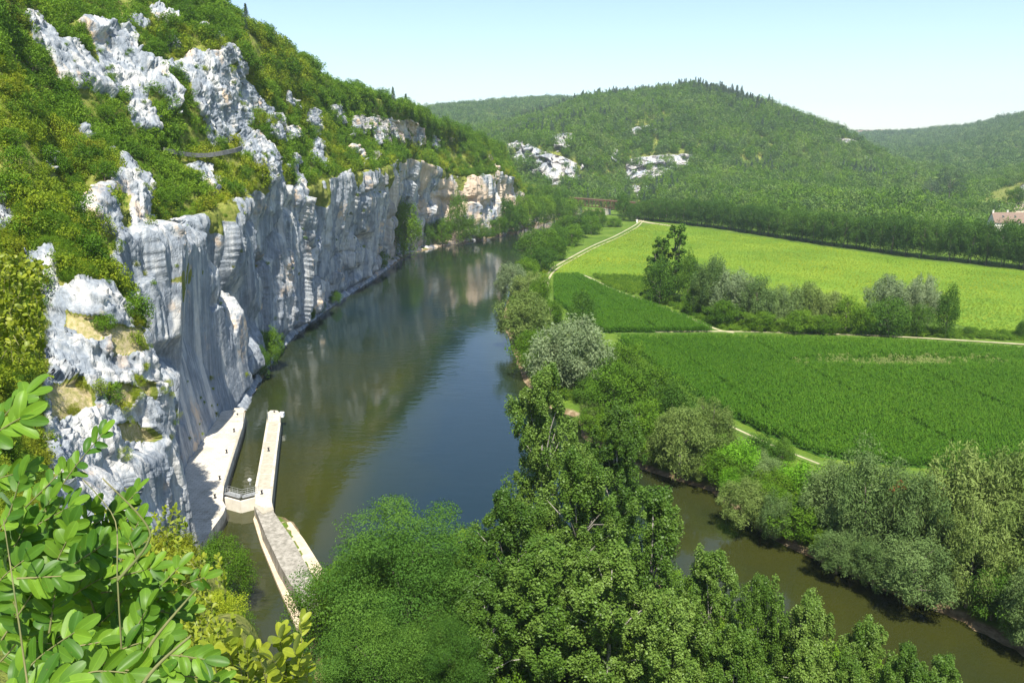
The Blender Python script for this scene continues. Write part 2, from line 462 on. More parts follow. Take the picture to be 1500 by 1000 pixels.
def grid_faces(U, V):
    idx = np.arange(U * V).reshape(U, V)
    return np.stack([idx[:-1, :-1], idx[1:, :-1], idx[1:, 1:], idx[:-1, 1:]], -1)

def sub_mesh(name, B, faces, attr=None, smooth=True, mat=None):
    used, inv = np.unique(faces.ravel(), return_inverse=True)
    V = B.reshape(-1, 3)[used]
    me = mesh_np(name, V, inv.reshape(-1, 4), smooth, [mat] if mat else [])
    if attr is not None:
        at = me.attributes.new(attr[0], 'FLOAT', 'POINT')
        at.data.foreach_set('value', np.ascontiguousarray(attr[1].ravel()[used], np.float32))
    return me

def cell_info(B):
    c = (B[:-1, :-1] + B[1:, :-1] + B[1:, 1:] + B[:-1, 1:]) / 4
    a = np.cross(B[1:, 1:] - B[:-1, :-1], B[:-1, 1:] - B[1:, :-1]); A = np.linalg.norm(a, axis=-1) / 2
    return c, A, a / (2 * A[..., None] + 1e-9)

def scatter_on(B, weight, n, rng):
    """n random points on grid surface, weight per cell"""
    w = weight.ravel() / weight.sum()
    k = rng.choice(len(w), n, p=w)
    U, V = B.shape[0] - 1, B.shape[1] - 1
    i, j = k // V, k % V
    a, b = rng.random((2, n, 1))
    return (B[i, j] * (1 - a) * (1 - b) + B[i + 1, j] * a * (1 - b) + B[i, j + 1] * (1 - a) * b + B[i + 1, j + 1] * a * b), i, j

# ------------------------------------------------------------------ the left bank: cliff and hillside
def A_(*a): return np.array(a, float)
L0 = A_(0, 0, 0)
def back(p, dx=-110, dy=20, dz=6): return p + A_(dx, dy, dz)
K = []
def st(toe, *pts):
    r = [np.array(toe, float)] + [np.array(p, float) for p in pts]
    r.append(back(r[-1])); K.append(r)
st((16, -40, 0), (9, -40, 55), (0, -40, 57.5), (-12, -40, 60), (-30, -40, 68), (-75, -40, 88), (-140, -40, 104))
st((13, -4, 0), (5, -4, 56.2), (-2, -4, 58.3), (-10, -4, 59.6), (-27, -4, 67), (-72, -4, 86), (-140, -4, 102))
st((6, 12, 0), W(440, 1030, 6), (-3, 4.5, 57.0), (-9, 5, 58.6), (-27, 5, 66), (-72, 5, 84), (-140, 5, 102))
st((-6, 34, 0), W(290, 905, 18), W(100, 885, 17), (-17, 18, 52.4), (-36, 22, 60), (-80, 25, 78), (-140, 25, 101))
st((-26, 62, 0), W(120, 850, 48), W(20, 760, 52), W(-60, 600, 60), W(-200, 400, 70), (-88, 55, 70), (-145, 50, 98))
st((-43, 86, 0), W(95, 725, 80), W(75, 600, 88), W(50, 490, 96), W(5, 380, 102), W(-80, 200, 115), W(-200, -80, 140))
st(G(262, 834, 0), W(241, 640, 111), W(212, 520, 106), W(150, 432, 104), W(60, 300, 112), W(10, 150, 125), W(-60, -80, 145))
st((-63, 118, 0), (-64, 119, 38), (-66, 122, 46), W(120, 300, 136), W(75, 225, 142), W(30, 110, 148), W(-30, -80, 165))
st(G(258, 722, 0), W(205, 345, 142), W(180, 250, 147), W(130, 215, 152), W(90, 150, 158), W(45, 50, 166), W(20, -70, 182))
st(G(300, 660, 0), W(232, 345, 158), W(220, 290, 163), W(190, 225, 172), W(180, 150, 180), W(150, 50, 190), W(120, -60, 215))
st(G(335, 603, 0), W(265, 330, 172), W(258, 275, 181), W(248, 222, 190), W(255, 135, 198), W(240, 50, 214), W(230, -30, 245))
st(G(366, 548, 0), W(335, 305, 196), W(322, 262, 202), W(302, 219, 205), W(310, 145, 212), W(322, 72, 222), W(350, 18, 262))
st(G(405, 500, 0), W(402, 272, 226), W(397, 235, 229), W(385, 200, 233), W(385, 175, 242), W(392, 135, 258), W(425, 74, 298))
st(G(440, 472, 0), W(440, 280, 256), W(432, 245, 262), W(425, 205, 268), W(428, 185, 276), W(432, 150, 290), W(460, 98, 318))
st(G(470, 450, 0), W(482, 264, 286), W(472, 232, 292), W(465, 205, 300), W(465, 182, 308), W(470, 155, 318), W(502, 128, 342))
st(G(545, 402, 0), W(560, 248, 350), W(555, 235, 358), W(550, 218, 366), W(553, 198, 376), W(560, 176, 388), W(590, 158, 408))
st(G(590, 372, 0), W(604, 234, 428), W(608, 224, 436), W(610, 213, 444), W(615, 200, 452), W(622, 190, 460), W(640, 184, 476))
st(G(652, 358, 0), W(664, 258, 496), W(666, 240, 504), W(665, 225, 512), W(668, 212, 520), W(675, 206, 528), W(690, 205, 540))
st(G(690, 352, 0), W(700, 262, 515), W(698, 246, 522), W(700, 232, 528), W(702, 222, 536), W(706, 216, 545), W(715, 214, 556))
st(G(718, 347, 0), W(730, 254, 548), W(728, 244, 554), W(728, 236, 560), W(728, 230, 568), W(730, 226, 576), W(738, 224, 590))
st(G(748, 340, 0), W(754, 272, 588), W(752, 264, 598), W(748, 256, 610), W(746, 250, 622), W(744, 246, 636), W(742, 242, 655))
st(G(785, 329, 0), W(782, 310, 655), W(776, 300, 670), W(772, 293, 685), W(768, 287, 700), W(764, 282, 715), W(760, 276, 740))
st(G(830, 316, 0), W(826, 306, 760), W(820, 298, 790), W(812, 292, 810), W(806, 287, 830), W(800, 283, 850), W(790, 278, 880))
ctrl = np.array(K)
uc = []
for i in range(len(K) - 1):
    L = np.linalg.norm(ctrl[i + 1, 1] - ctrl[i, 1]); Lt = np.linalg.norm(ctrl[i + 1, 0] - ctrl[i, 0])
    tt = max(30, (PX(ctrl[i, 1])[2] + PX(ctrl[i + 1, 1])[2]) / 2)
    uc.append(int(np.clip(max(L, Lt) / (.0021 * tt), 14, 120)))
uc[0] = 10; uc[1] = 24
vc = [150, 34, 40, 46, 56, 56, 14]
B, us, vs = net_grid(ctrl, uc, vc, 3)
N = normals(B)
if N[len(us) // 2, 60, 0] < 0: N = -N
vrow = vs[None, :] * np.ones((len(us), 1))
px0, py0, t0 = PX(B)
face = np.clip((1.18 - vrow) / .25, 0, 1)                 # 1 on the cliff face
near = np.clip((us[:, None] - 2.2) / 1.0, 0, 1)           # calm ground under the photographer

ROCK = [
 [(32,17),(51,20),(66,41),(82,65),(109,71),(136,99),(150,112),(163,143),(160,153),(136,140),(126,132),(109,128),(88,110),(68,85),(44,68),(29,44)],
 [(119,48),(136,42),(156,44),(163,54),(184,51),(192,65),(194,88),(185,102),(199,136),(197,153),(180,146),(160,125),(143,98),(136,78),(129,65)],
 [(211,20),(231,24),(252,41),(238,48),(218,34)],
 [(207,109),(224,112),(252,136),(252,163),(238,167),(231,143),(214,133)],
 [(250,90),(269,92),(282,71),(299,88),(326,68),(343,75),(357,99),(369,129),(382,160),(372,177),(350,190),(342,200),(330,219),(299,219),(289,190),(275,170),(265,129)],
 [(350,188),(367,185),(385,204),(404,221),(418,245),(422,272),(418,312),(399,300),(386,260),(372,238),(352,226)],
 [(394,183),(430,186),(440,206),(398,204)],
 [(445,163),(462,165),(468,196),(452,199),(441,184)],
 [(453,203),(468,209),(478,240),(455,240)],
 [(476,154),(498,152),(514,180),(494,184),(480,168)],
 [(540,190),(560,176),(592,173),(614,185),(626,212),(600,214),(568,207),(548,214)],
 [(-30,258),(12,268),(22,300),(32,345),(-30,350)],
 [(55,222),(80,226),(90,247),(63,247)],
 [(168,238),(188,243),(202,265),(209,345),(192,338),(182,290)],
 [(36,385),(75,368),(92,400),(88,445),(55,440)],
 [(62,440),(118,412),(150,420),(176,455),(215,505),(260,640),(290,860),(60,860),(60,600)],
 [(415,306),(425,270),(440,262),(452,290)],
 [(210,108),(180,160),(196,190),(225,200),(215,150)],
 [(365,150),(380,150),(398,180),(385,190)],
]
LABR = ['white limestone crest running down from the top left corner of the hillside',
 'jagged white crag in the scrub right of the top left crest', 'small pale outcrop high in the woods near the skyline',
 'small grey outcrop left of the great crag above the road', 'great grey and white crag standing above the stone road wall',
 'white rib of rock dropping from the end of the road to the cliff', 'low grey ledge in the scrub just right of the white rib',
 'squarish pale rock in scrub above the middle of the cliff', 'narrow pale rock below the squarish one above the cliff',
 'smooth grey boulder face under the wooded skyline', 'broad fissured outcrop near the far end of the wooded ridge',
 'white rock at the left edge of the picture under the scrub', 'small bare rock patch among bushes on the near left slope',
 'white shoulder at the top of the near buttress by the yellow scrub', 'grey leaning rock among bushes on the near left shoulder',
 'large near outcrop with dry grass ledges above the lock', None, None, None]
rid = np.full(B.shape[:2], -1)
for k, poly in enumerate(ROCK):
    m = in_poly(px0 + 5 * fbm(B * .11, 3) * 2, py0 + 5 * fbm(B * .11 + 40, 3) * 2, poly) & (t0 > 20) & (us[:, None] > 4.2)
    rid[m] = k
rockm = ((rid >= 0) | (vrow < 1.04 + .55 * fbm(B * .09, 4))).astype(float)
rockm = np.where((us[:, None] < 4.3), rockm * .0, rockm)
rockm = np.where((vrow > 1.25) & (vrow < 5.2) & (us[:, None] > 7) & (fbm(B * A_(.075, .075, .13) + 200, 4) > .31) & (t0 > 115), 1.0, rockm)
# dry grass ledges on the near outcrop
GR = [[(105,462),(150,468),(160,492),(125,500),(95,485)], [(150,480),(195,485),(205,520),(165,520)], [(150,560),(200,570),(190,600),(150,590)],
      [(150,625),(205,620),(215,645),(170,650)], [(60,570),(120,560),(130,600),(70,620)], [(190,545),(215,560),(218,590),(200,575)]]
drym = np.zeros(B.shape[:2])
for poly in GR:
    drym[in_poly(px0 + 12 * fbm(B * .3, 2), py0 + 12 * fbm(B * .3 + 9, 2), poly) & (t0 < 125) & (vrow > .9)] = 1
for _ in range(2):
    rockm[1:-1, 1:-1] = (rockm[1:-1, 1:-1] * 2 + rockm[:-2, 1:-1] + rockm[2:, 1:-1] + rockm[1:-1, :-2] + rockm[1:-1, 2:]) / 6

warp = np.stack([fbm(B * .06 + k * 31, 3) for k in range(3)], -1)
Q = B + warp * 2.2
flute = fbm(B * A_(.04, .04, .010) + 5, 3) * 8.5 + ridged(Q * A_(.10, .10, .012), 3) * 3.0 + ridged(Q * A_(.30, .30, .022) + 7, 3) * 1.5 + ridged(Q * A_(.85, .85, .05) + 3, 2) * .5
cave = -np.clip(ridged(B * A_(.045, .045, .06) + 31, 2) - .35, 0, 1) * 9
blk = facets(Q * A_(.075, .075, .013)) * 4.5 + facets(Q * A_(.22, .22, .04), .9, 7) * 1.1 + facets(Q * A_(.7, .7, .2), .9, 3) * .3 + np.clip(fbm(B * .045 + 60, 3), 0, 1) * facets(Q * A_(.2, .2, .10), .9, 5) * 2.0
ledge = np.clip(np.sin(B[..., 2] * .62 + 4 * fbm(B * .03, 2)), -.2, .8) * .1
crag = facets(Q * A_(.08, .08, .05), .7, 9) * 2.6 + facets(Q * A_(.3, .3, .2), .9, 4) * 1.4 + facets(Q * .75, 1.0, 2) * .55 + ridged(Q * .1, 2) * 1.0 + 1.3
slope = fbm(B * .03 + 3, 4) * 3.2 + fbm(B * .2, 4) * .7
farw = np.clip((us[:, None] - 12) / 4, 0, 1)
toe_fade = np.clip(vrow / .1, .25, 1)
Dn = face * (flute * (1 - .35 * farw) + cave * np.clip(vrow * 3, 0, 1) * np.clip((1 - vrow) * 4, 0, 1) + blk + ledge) * toe_fade + (1 - face) * slope
rk = np.clip(rockm, 0, 1) * (1 - drym)
lockz = np.clip(1 - np.abs(us[:, None] - 9.0) / 2.2, 0, 1) * np.clip(1.25 - vrow * 1.1, 0, 1) * face
Dn = np.where(lockz > 0, np.minimum(Dn, .5 + 8 * (1 - np.clip(lockz * 1.5, 0, 1))), Dn)
Dn = Dn + (1 - face) * rk * crag * np.clip(t0 / 90, .25, 1.0)
isn = (us[:, None] < 8.0) & (vrow < 3.4)
Dn = np.where(isn, Dn * .7, Dn)
B = B + N * (Dn * near)[..., None]
NB = normals(B)
if NB[len(us) // 2, 60, 0] < 0: NB = -NB
# fine facets, second pass
fine = (fbm(B * 1.1, 3, .6) * .22 + facets(B * 1.5, 1.0, 5) * .22) * (1 - .75 * face) * np.clip(rk + face, 0, 1)
B = B + NB * (fine * near)[..., None]
B[..., 2] = np.where(near < 1, np.minimum(B[..., 2], np.where(np.hypot(B[..., 0], B[..., 1]) < 5, 58.2, 1e9)), B[..., 2])
rk = rk - drym
FC = grid_faces(*B.shape[:2])
crid = np.full(FC.shape[:2], -1)
r4 = np.stack([rid[:-1, :-1], rid[1:, :-1], rid[1:, 1:], rid[:-1, 1:]], -1)
crid = r4.max(-1)
vmid = (vs[:-1] + vs[1:]) / 2
isface = (vmid[None, :] < 1.03 + .0 * us[:-1, None])
named = np.array([LABR[k] is not None if k >= 0 else False for k in crid.ravel()]).reshape(crid.shape)
ctmp, Atmp, Ntmp = cell_info(B)
uu = ((us[:-1] + us[1:]) / 2)[:, None]
nearcrag = named & (uu > 4.2)
def biggest(mask):
    lab = np.zeros(mask.shape, int); cur = 0; best = (0, 0); idx = set(zip(*np.where(mask)))
    while idx:
        cur += 1; s0 = idx.pop(); stack = [s0]; cells = [s0]
        while stack:
            a, b = stack.pop()
            for q in ((a + 1, b), (a - 1, b), (a, b + 1), (a, b - 1)):
                if q in idx: idx.discard(q); stack.append(q); cells.append(q)
        if len(cells) > best[0]: best = (len(cells), cells)
    out = np.zeros(mask.shape, bool)
    if best[0]: out[tuple(np.array(best[1]).T)] = True
    return out
keepm = np.zeros_like(nearcrag)
for k, lab_ in enumerate(LABR):
    if lab_ is not None: keepm |= biggest(nearcrag & (crid == k))
nearcrag = keepm
face_f = FC[isface & ~nearcrag]
hill_f = FC[~isface & ~nearcrag]
o = link('cliff', sub_mesh('cliff', B, face_f, ('rock', rk), True, M['rock'])); tag(o, kind='structure')
o = link('hillside', sub_mesh('hillside', B, hill_f, ('rock', rk), True, M['rock'])); tag(o, kind='structure')
for k, lab in enumerate(LABR):
    if lab is None: continue
    fc = FC[nearcrag & (crid == k)]
    if len(fc) < 20: continue
    o = link('rock_outcrop', sub_mesh('rock_outcrop', B, fc, ('rock', rk), True, M['rock']))
    tag(o, lab, 'rock', 'limestone outcrops on the left hillside')
HB, HN, Hrk, Hvm, Hu = B, NB, rk, vmid, (us[:-1] + us[1:]) / 2

# ------------------------------------------------------------------ river and valley floor
LB_px = [(262,834),(258,722),(300,660),(335,603),(366,548),(405,500),(440,472),(470,450),(545,402),(590,372),(652,358),(690,352),(718,347),(748,340),(785,329),(830,316)]
lb = np.array([G(x, y)[:2] for x, y in LB_px])
def offset(line, d):
    tgt = np.gradient(line, axis=0); tgt /= np.linalg.norm(tgt, axis=1, keepdims=True)
    return line + np.stack([tgt[:, 1], -tgt[:, 0]], 1) * d
lbo = offset(lb, 3.6)
RB_px = [(870,315),(852,325),(800,345),(776,375),(757,400),(747,430),(738,460),(745,500),(768,560),(806,598),(846,612),(852,640),(930,684),(1040,718),(1075,748),(1130,790),(1210,827),(1290,864),(1400,908),(1500,962),(1620,1035)]
rb = np.array([G(x, y)[:2] for x, y in RB_px])
far_l = np.array([(95, 800), (125, 900), (140, 1010), (150, 1120), (100, 1300)])
far_r = np.array([(200, 1300), (195, 1120), (185, 1010), (160, 900), (110, 770)])
# outline: left bank (near to far), far reach, right bank back, near bank
isl = [G(430, 765)[:2], G(482, 852)[:2], (-14, 107), (5, 110), (20, 101), (32, 86), (46, 70), (70, 55), (115, 40), (200, 10)]
chan_l = [(-62, 108), (-50, 96), (-44, 84), (-38, 74), (-34, 60)]
riv = list(map(tuple, lbo[3:])) + list(map(tuple, far_l)) + list(map(tuple, far_r)) + list(map(tuple, rb)) + [(125, 62), (260, 20), (200, 8)] \
    + [tuple(map(float, p)) for p in isl[::-1]] + [tuple(map(float, G(380, 745)[:2])), tuple(map(float, G(440, 915)[:2])), (-22, 78), (-19, 60), (-32, 60), (-37, 76)] \
    + [tuple(map(float, G(290, 800)[:2])), tuple(map(float, G(331, 735)[:2])), tuple(map(float, G(356, 612)[:2]))]
def axis(lo, hi, step, out, g=1.13):
    a = list(np.arange(lo, hi, step)); s = step
    x = a[-1]
    while x < out: s *= g; x += s; a.append(x)
    s = step; x = a[0]
    while x > -out: s *= g; x -= s; a.insert(0, x)
    return np.array(a)
gx = axis(-80, 130, 1.6, 9000); gy = axis(60, 330, 1.8, 9000)
X, Y = np.meshgrid(gx, gy, indexing='ij')
rl = riv + [riv[0]]
dist = seg_dist(X, Y, rl); ins = in_poly(X, Y, riv)
nz = fbm(np.stack([X, Y, X * 0], -1) * .09, 3); nz2 = fbm(np.stack([X, Y, X * 0], -1) * .4, 3)
d = dist + 1.6 * nz
bank = np.clip(d, 0, 99)
Z = np.where(ins, -np.clip(dist * .5, .12, 2.4), .1 + np.clip(bank * .42, 0, 2.9) + nz2 * .12)
leftside = seg_dist(X, Y, [tuple(p) for p in lb]) < 6
Z = np.where(~ins & leftside, np.clip(.25 + dist * .28 + nz2 * .5, .1, 1.5), Z)
R_ = np.hypot(X, Y)
Z = np.where(R_ > 1500, Z - np.clip((R_ - 1500) * .01, 0, 20), Z)
Z = np.where((X < -75) | ((X < 2) & (Y < 60)), np.minimum(Z, .5), Z)
GBd = np.stack([X, Y, Z], -1)
o = link('ground', sub_mesh('ground', GBd, grid_faces(*X.shape).reshape(-1, 4), None, True, M['ground'])); tag(o, kind='structure')

wx = axis(-90, 130, 3, 320, 1.3); wy = axis(0, 330, 3, 1300, 1.1); wy = wy[wy > -60]
X, Y = np.meshgrid(wx, wy, indexing='ij')
d = seg_dist(X, Y, rl)
# shallow near the right bank reach, around the lock and in the right-hand branch
cen = np.exp(-((X - 10) ** 2 + (Y - 190) ** 2) / 60 ** 2 * 0)
sh = np.clip(1 - d / 14, 0, 1) * .55
sh = np.maximum(sh, .62 * np.exp(-(np.clip(X + 30, 0, 99) / 7) ** 2) * np.clip((182 - Y) / 30, 0, 1))
sh = np.maximum(sh, .52 * np.exp(-(np.clip(X + 33, 0, 99) / 16) ** 2) * np.clip((330 - Y) / 120, 0, 1))
sh = np.maximum(sh, .60 * np.clip((X - 12) / 14, 0, 1) * np.clip((175 - Y) / 20, 0, 1))
sh = np.maximum(sh, .40 * np.clip((Y - 230) / 120, 0, 1))
WB = np.stack([X, Y, 0 * X], -1)
o = link('river_water', sub_mesh('river_water', WB, grid_faces(*X.shape).reshape(-1, 4), ('shallow', sh), True, M['water'])); tag(o, kind='structure')

# ------------------------------------------------------------------ fields and tracks
def gz(p, z): return [tuple(G(x, y, z)) for x, y in p]
def sheet(name, px, z, mat, cell=None):
    pts = gz(px, z); me = bpy.data.meshes.new(name)
    me.from_pydata([p for p in pts], [], [tuple(range(len(pts)))]); me.update(); me.materials.append(mat)
    if me.polygons[0].normal.z < 0: me.flip_normals()
    o = link(name, me); tag(o, kind='structure'); return [(p[0], p[1]) for p in pts]
ZF = 3.06
yellow = [(932,333),(960,328),(1000,332),(1060,340),(1200,361),(1350,382),(1500,397),(1640,415),(1760,560),(1500,500),(1380,470),(1200,452),(1000,425),(942,404),(862,403),(809,403),(826,385),(860,366),(900,350)]
YF = sheet('flowering_field', yellow, ZF, M['yellow_field'])
corn1 = [(812,406),(846,404),(880,422),(930,440),(1000,466),(1046,487),(960,488),(884,488),(850,470),(812,440)]
corn2 = [(905,497),(1050,497),(1150,499),(1300,505),(1500,517),(1720,533),(1760,860),(1500,706),(1440,690),(1330,684),(1205,670),(1130,640),(1060,606),(1010,572),(950,530)]
C1 = sheet('maize_field_ground', corn1, ZF, M['corn_field'])
C2 = sheet('maize_field_ground', corn2, ZF, M['corn_field'])
def ribbon(name, px, w, z, mat, kind='structure'):
    pts = np.array([G(x, y, z)[:2] for x, y in px])
    us_ = np.linspace(0, len(pts) - 1, len(pts) * 8); c = catmull(pts, us_)
    tg = np.gradient(c, axis=0); tg /= np.linalg.norm(tg, axis=1, keepdims=True)
    nn = np.stack([-tg[:, 1], tg[:, 0]], 1)
    ww = w / 2 * (1 + .25 * fbm(np.concatenate([c, c[:, :1] * 0], 1) * .15, 3))[:, None]
    a = c + nn * ww; b = c - nn * ww
    V = np.concatenate([np.c_[a, np.full(len(a), z)], np.c_[b, np.full(len(b), z)]]); n = len(a)
    Fc = np.stack([np.arange(n - 1) + n, np.arange(1, n) + n, np.arange(1, n), np.arange(n - 1)], 1)
    o = link(name, mesh_np(name, V, Fc, True, [mat])); tag(o, kind=kind); return o
ribbon('dirt_track', [(945,318),(935,328),(905,344),(872,358),(838,376),(812,392),(801,408),(800,425),(806,442)], 3.4, 3.10, M['verge'])
ribbon('dirt_track', [(940,322),(928,331),(900,346),(868,360),(834,378),(809,393),(798,408),(797,424)], 1.1, 3.13, M['dirt'])
ribbon('dirt_track', [(944,321),(934,332),(905,348),(873,362),(839,380),(814,395),(803,410),(802,426)], .9, 3.14, M['dirt'])
ribbon('dirt_track', [(820,402),(848,401),(880,417),(930,436),(1000,462),(1056,486),(1100,488)], 3.0, 3.11, M['verge'])
ribbon('dirt_track', [(846,401),(862,406),(900,424),(950,442),(1000,462),(1050,482),(1075,487)], 1.3, 3.15, M['dirt'])
ribbon('dirt_track', [(900,488),(1000,488),(1060,487),(1150,489),(1300,495),(1500,508),(1650,518)], 2.6, 3.12, M['verge'])
ribbon('dirt_track', [(960,486),(1060,485),(1150,487),(1300,492),(1500,504),(1650,515)], 1.5, 3.16, M['dirt'])
ribbon('dirt_track', [(900,515),(950,548),(1000,582),(1060,618),(1130,650),(1200,678),(1330,692),(1430,700)], 2.6, 3.10, M['verge'])
ribbon('dirt_track', [(1060,619),(1130,651),(1200,679)], .6, 3.13, M['dirt'])
ribbon('dirt_track', [(932,322),(950,326),(985,331)], 5, 3.12, M['dirt'])

# ------------------------------------------------------------------ far hills
HILLS = {}
def hill(name, cols, uc, vc, rough=6, rocks=(), smooth=3, crag=9):
    ctrl = np.array([[W(*p) for p in c] + [W(*c[-1]) + A_(0, 260, -40)] for c in cols])
    B, us, vs = net_grid(ctrl, uc, vc + [8], smooth)
    px, py, t = PX(B)
    n = normals(B)
    if n[len(us) // 2, len(vs) // 2, 2] < 0: n = -n
    edge = np.clip(vs / .5, 0, 1)[None, :] * np.ones((len(us), 1))
    B = B + n * (fbm(B * .006, 4) * rough * 2 + fbm(B * .03, 3) * rough * .35)[..., None] * edge[..., None]
    rk = np.zeros(B.shape[:2])
    for poly in rocks:
        rk[in_poly(px + 9 * fbm(B * .02, 4), py + 8 * fbm(B * .02 + 9, 4), poly) & (fbm(B * .035 + 50, 4) > -.30)] = 1
    rk0 = rk.copy()
    for _ in range(1): rk[1:-1, 1:-1] = (rk[1:-1, 1:-1] * 2 + rk[:-2, 1:-1] + rk[2:, 1:-1] + rk[1:-1, :-2] + rk[1:-1, 2:]) / 6
    # crags: faces steepened by pushing them out towards the valley
    Q = B + fbm(B * .02, 3)[..., None] * 12
    B = B + (rk * (crag * .9 + crag * 1.5 * facets(Q * A_(.05, .05, .028), 1.1) + crag * .8 * facets(Q * A_(.13, .13, .07), 1.1, 4)))[..., None] * A_(-.15, -1, .15)
    o = link(name, sub_mesh(name, B, grid_faces(*B.shape[:2]).reshape(-1, 4), ('rock', rk), True, M['rock']))
    tag(o, kind='structure'); HILLS[name] = (B, rk0); return B

MR = [[(736,206),(766,202),(772,214),(742,218)], [(800,200),(845,198),(846,210),(812,216)],
      [(750,226),(775,206),(792,214),(815,222),(845,236),(853,268),(832,266),(815,270),(798,268),(783,258),(770,246)],
      [(855,232),(877,221),(872,236),(850,248)], [(899,212),(911,212),(914,240),(901,234)],
      [(921,232),(940,226),(1019,220),(1012,236),(988,256),(964,272),(942,282),(930,300),(917,272)],
      [(922,190),(965,181),(962,195),(928,198)], [(1216,202),(1255,204),(1275,218),(1240,215)], [(1258,227),(1290,234),(1272,242)]]
hill('forest_hill', [
  [(560,330,700), (560,300,850), (560,270,950), (560,240,1150), (560,215,1500)],
  [(690,322,720), (690,285,850), (690,240,930), (690,212,1150), (690,192,1480)],
  [(750,318,740), (755,268,890), (757,212,925), (765,192,1150), (760,176,1450)],
  [(820,312,760), (820,262,880), (820,212,920), (825,180,1130), (820,158,1420)],
  [(855,308,790), (855,265,900), (855,215,950), (860,172,1150), (860,144,1400)],
  [(905,306,800), (905,268,960), (905,222,1010), (905,170,1180), (905,136,1380)],
  [(960,302,760), (960,272,920), (965,228,990), (970,165,1150), (980,131,1350)],
  [(1040,306,700), (1040,276,880), (1040,232,1000), (1040,175,1150), (1040,132,1320)],
  [(1130,318,620), (1130,284,850), (1130,240,1000), (1130,190,1130), (1120,155,1290)],
  [(1220,332,560), (1215,288,850), (1215,248,1010), (1215,210,1130), (1205,183,1260)],
  [(1330,348,500), (1300,296,850), (1290,262,1030), (1275,232,1130), (1255,208,1230)],
  [(1430,362,470), (1380,306,800), (1370,275,1000), (1350,262,1100), (1320,240,1200)],
  [(1560,380,430), (1500,312,760), (1480,290,950), (1470,275,1050), (1450,262,1200)]],
  [26, 40, 60, 44, 50, 50, 40, 34, 34, 34, 28, 28], [34, 90, 50, 40], 5, MR)
hill('distant_hill', [
  [(480,215,1500), (480,200,1800), (480,180,2200)],
  [(580,212,1500), (585,190,1800), (590,163,2200)],
  [(640,210,1500), (645,180,1850), (650,156,2250)],
  [(720,205,1500), (720,175,1900), (720,149,2300)],
  [(800,200,1500), (800,170,1900), (800,143,2350)],
  [(870,200,1550), (870,165,1900), (860,146,2350)],
  [(960,200,1600), (960,170,2000), (960,160,2400)]],
  [30] * 6, [50, 50], 5)
hill('far_right_hill', [
  [(1180,262,1400), (1180,235,2200), (1190,205,3200)],
  [(1240,262,1350), (1245,228,2200), (1245,196,3200)],
  [(1290,260,1300), (1300,222,2200), (1300,193,3100)],
  [(1360,262,1250), (1370,220,2000), (1375,191,2800)],
  [(1420,268,1150), (1435,215,1800), (1430,183,2500)],
  [(1480,278,1050), (1490,212,1600), (1490,170,2200)],
  [(1560,290,950), (1580,205,1500), (1580,145,2000)],
  [(1680,300,900), (1700,190,1400), (1700,110,1900)]],
  [30] * 7, [70, 60], 6)
hill('right_slope', [
  [(1130,322,600), (1130,318,620), (1130,317,660)],
  [(1240,337,520), (1240,318,640), (1245,310,780)],
  [(1350,352,460), (1350,326,600), (1360,300,820)],
  [(1430,362,430), (1430,334,540), (1440,285,840)],
  [(1500,374,400), (1500,332,520), (1500,250,1000)],
  [(1600,386,380), (1600,322,520), (1610,225,1100)],
  [(1760,400,370), (1760,310,520), (1760,190,1200)]],
  [30] * 6, [40, 60], 1.2, [[(1440,340),(1460,300),(1520,295),(1540,345)]], 2, 0)

# pale rocky ledge at the foot of the cliff
lp = catmull(offset(lb, 2.3)[3:12], np.linspace(0, 8, 260)); tg = np.gradient(lp, axis=0); tg /= np.linalg.norm(tg, axis=1, keepdims=True)
nn = np.stack([tg[:, 1], -tg[:, 0]], 1); cr = np.linspace(-3.2, 2.1, 12)
LG = lp[:, None, :] + nn[:, None, :] * (cr * 1.0)[None, :, None]
LG = np.concatenate([LG, np.zeros(LG.shape[:2] + (1,))], -1)
q3 = LG * A_(1, 1, 1); hgt = np.clip(1.35 - np.maximum(cr, 0)[None, :] ** 2 * .45, -1, 2) + facets(q3 * A_(.28, .28, 1), 1.0) * 1.3 + fbm(q3 * .7, 3) * .3
LG[..., 2] = np.where(cr[None, :] > 1.7, -1.0, hgt)
o = link('rock_ledge', sub_mesh('rock_ledge', LG, grid_faces(*LG.shape[:2]).reshape(-1, 4), None, False, M['rockonly'])); tag(o, kind='structure')

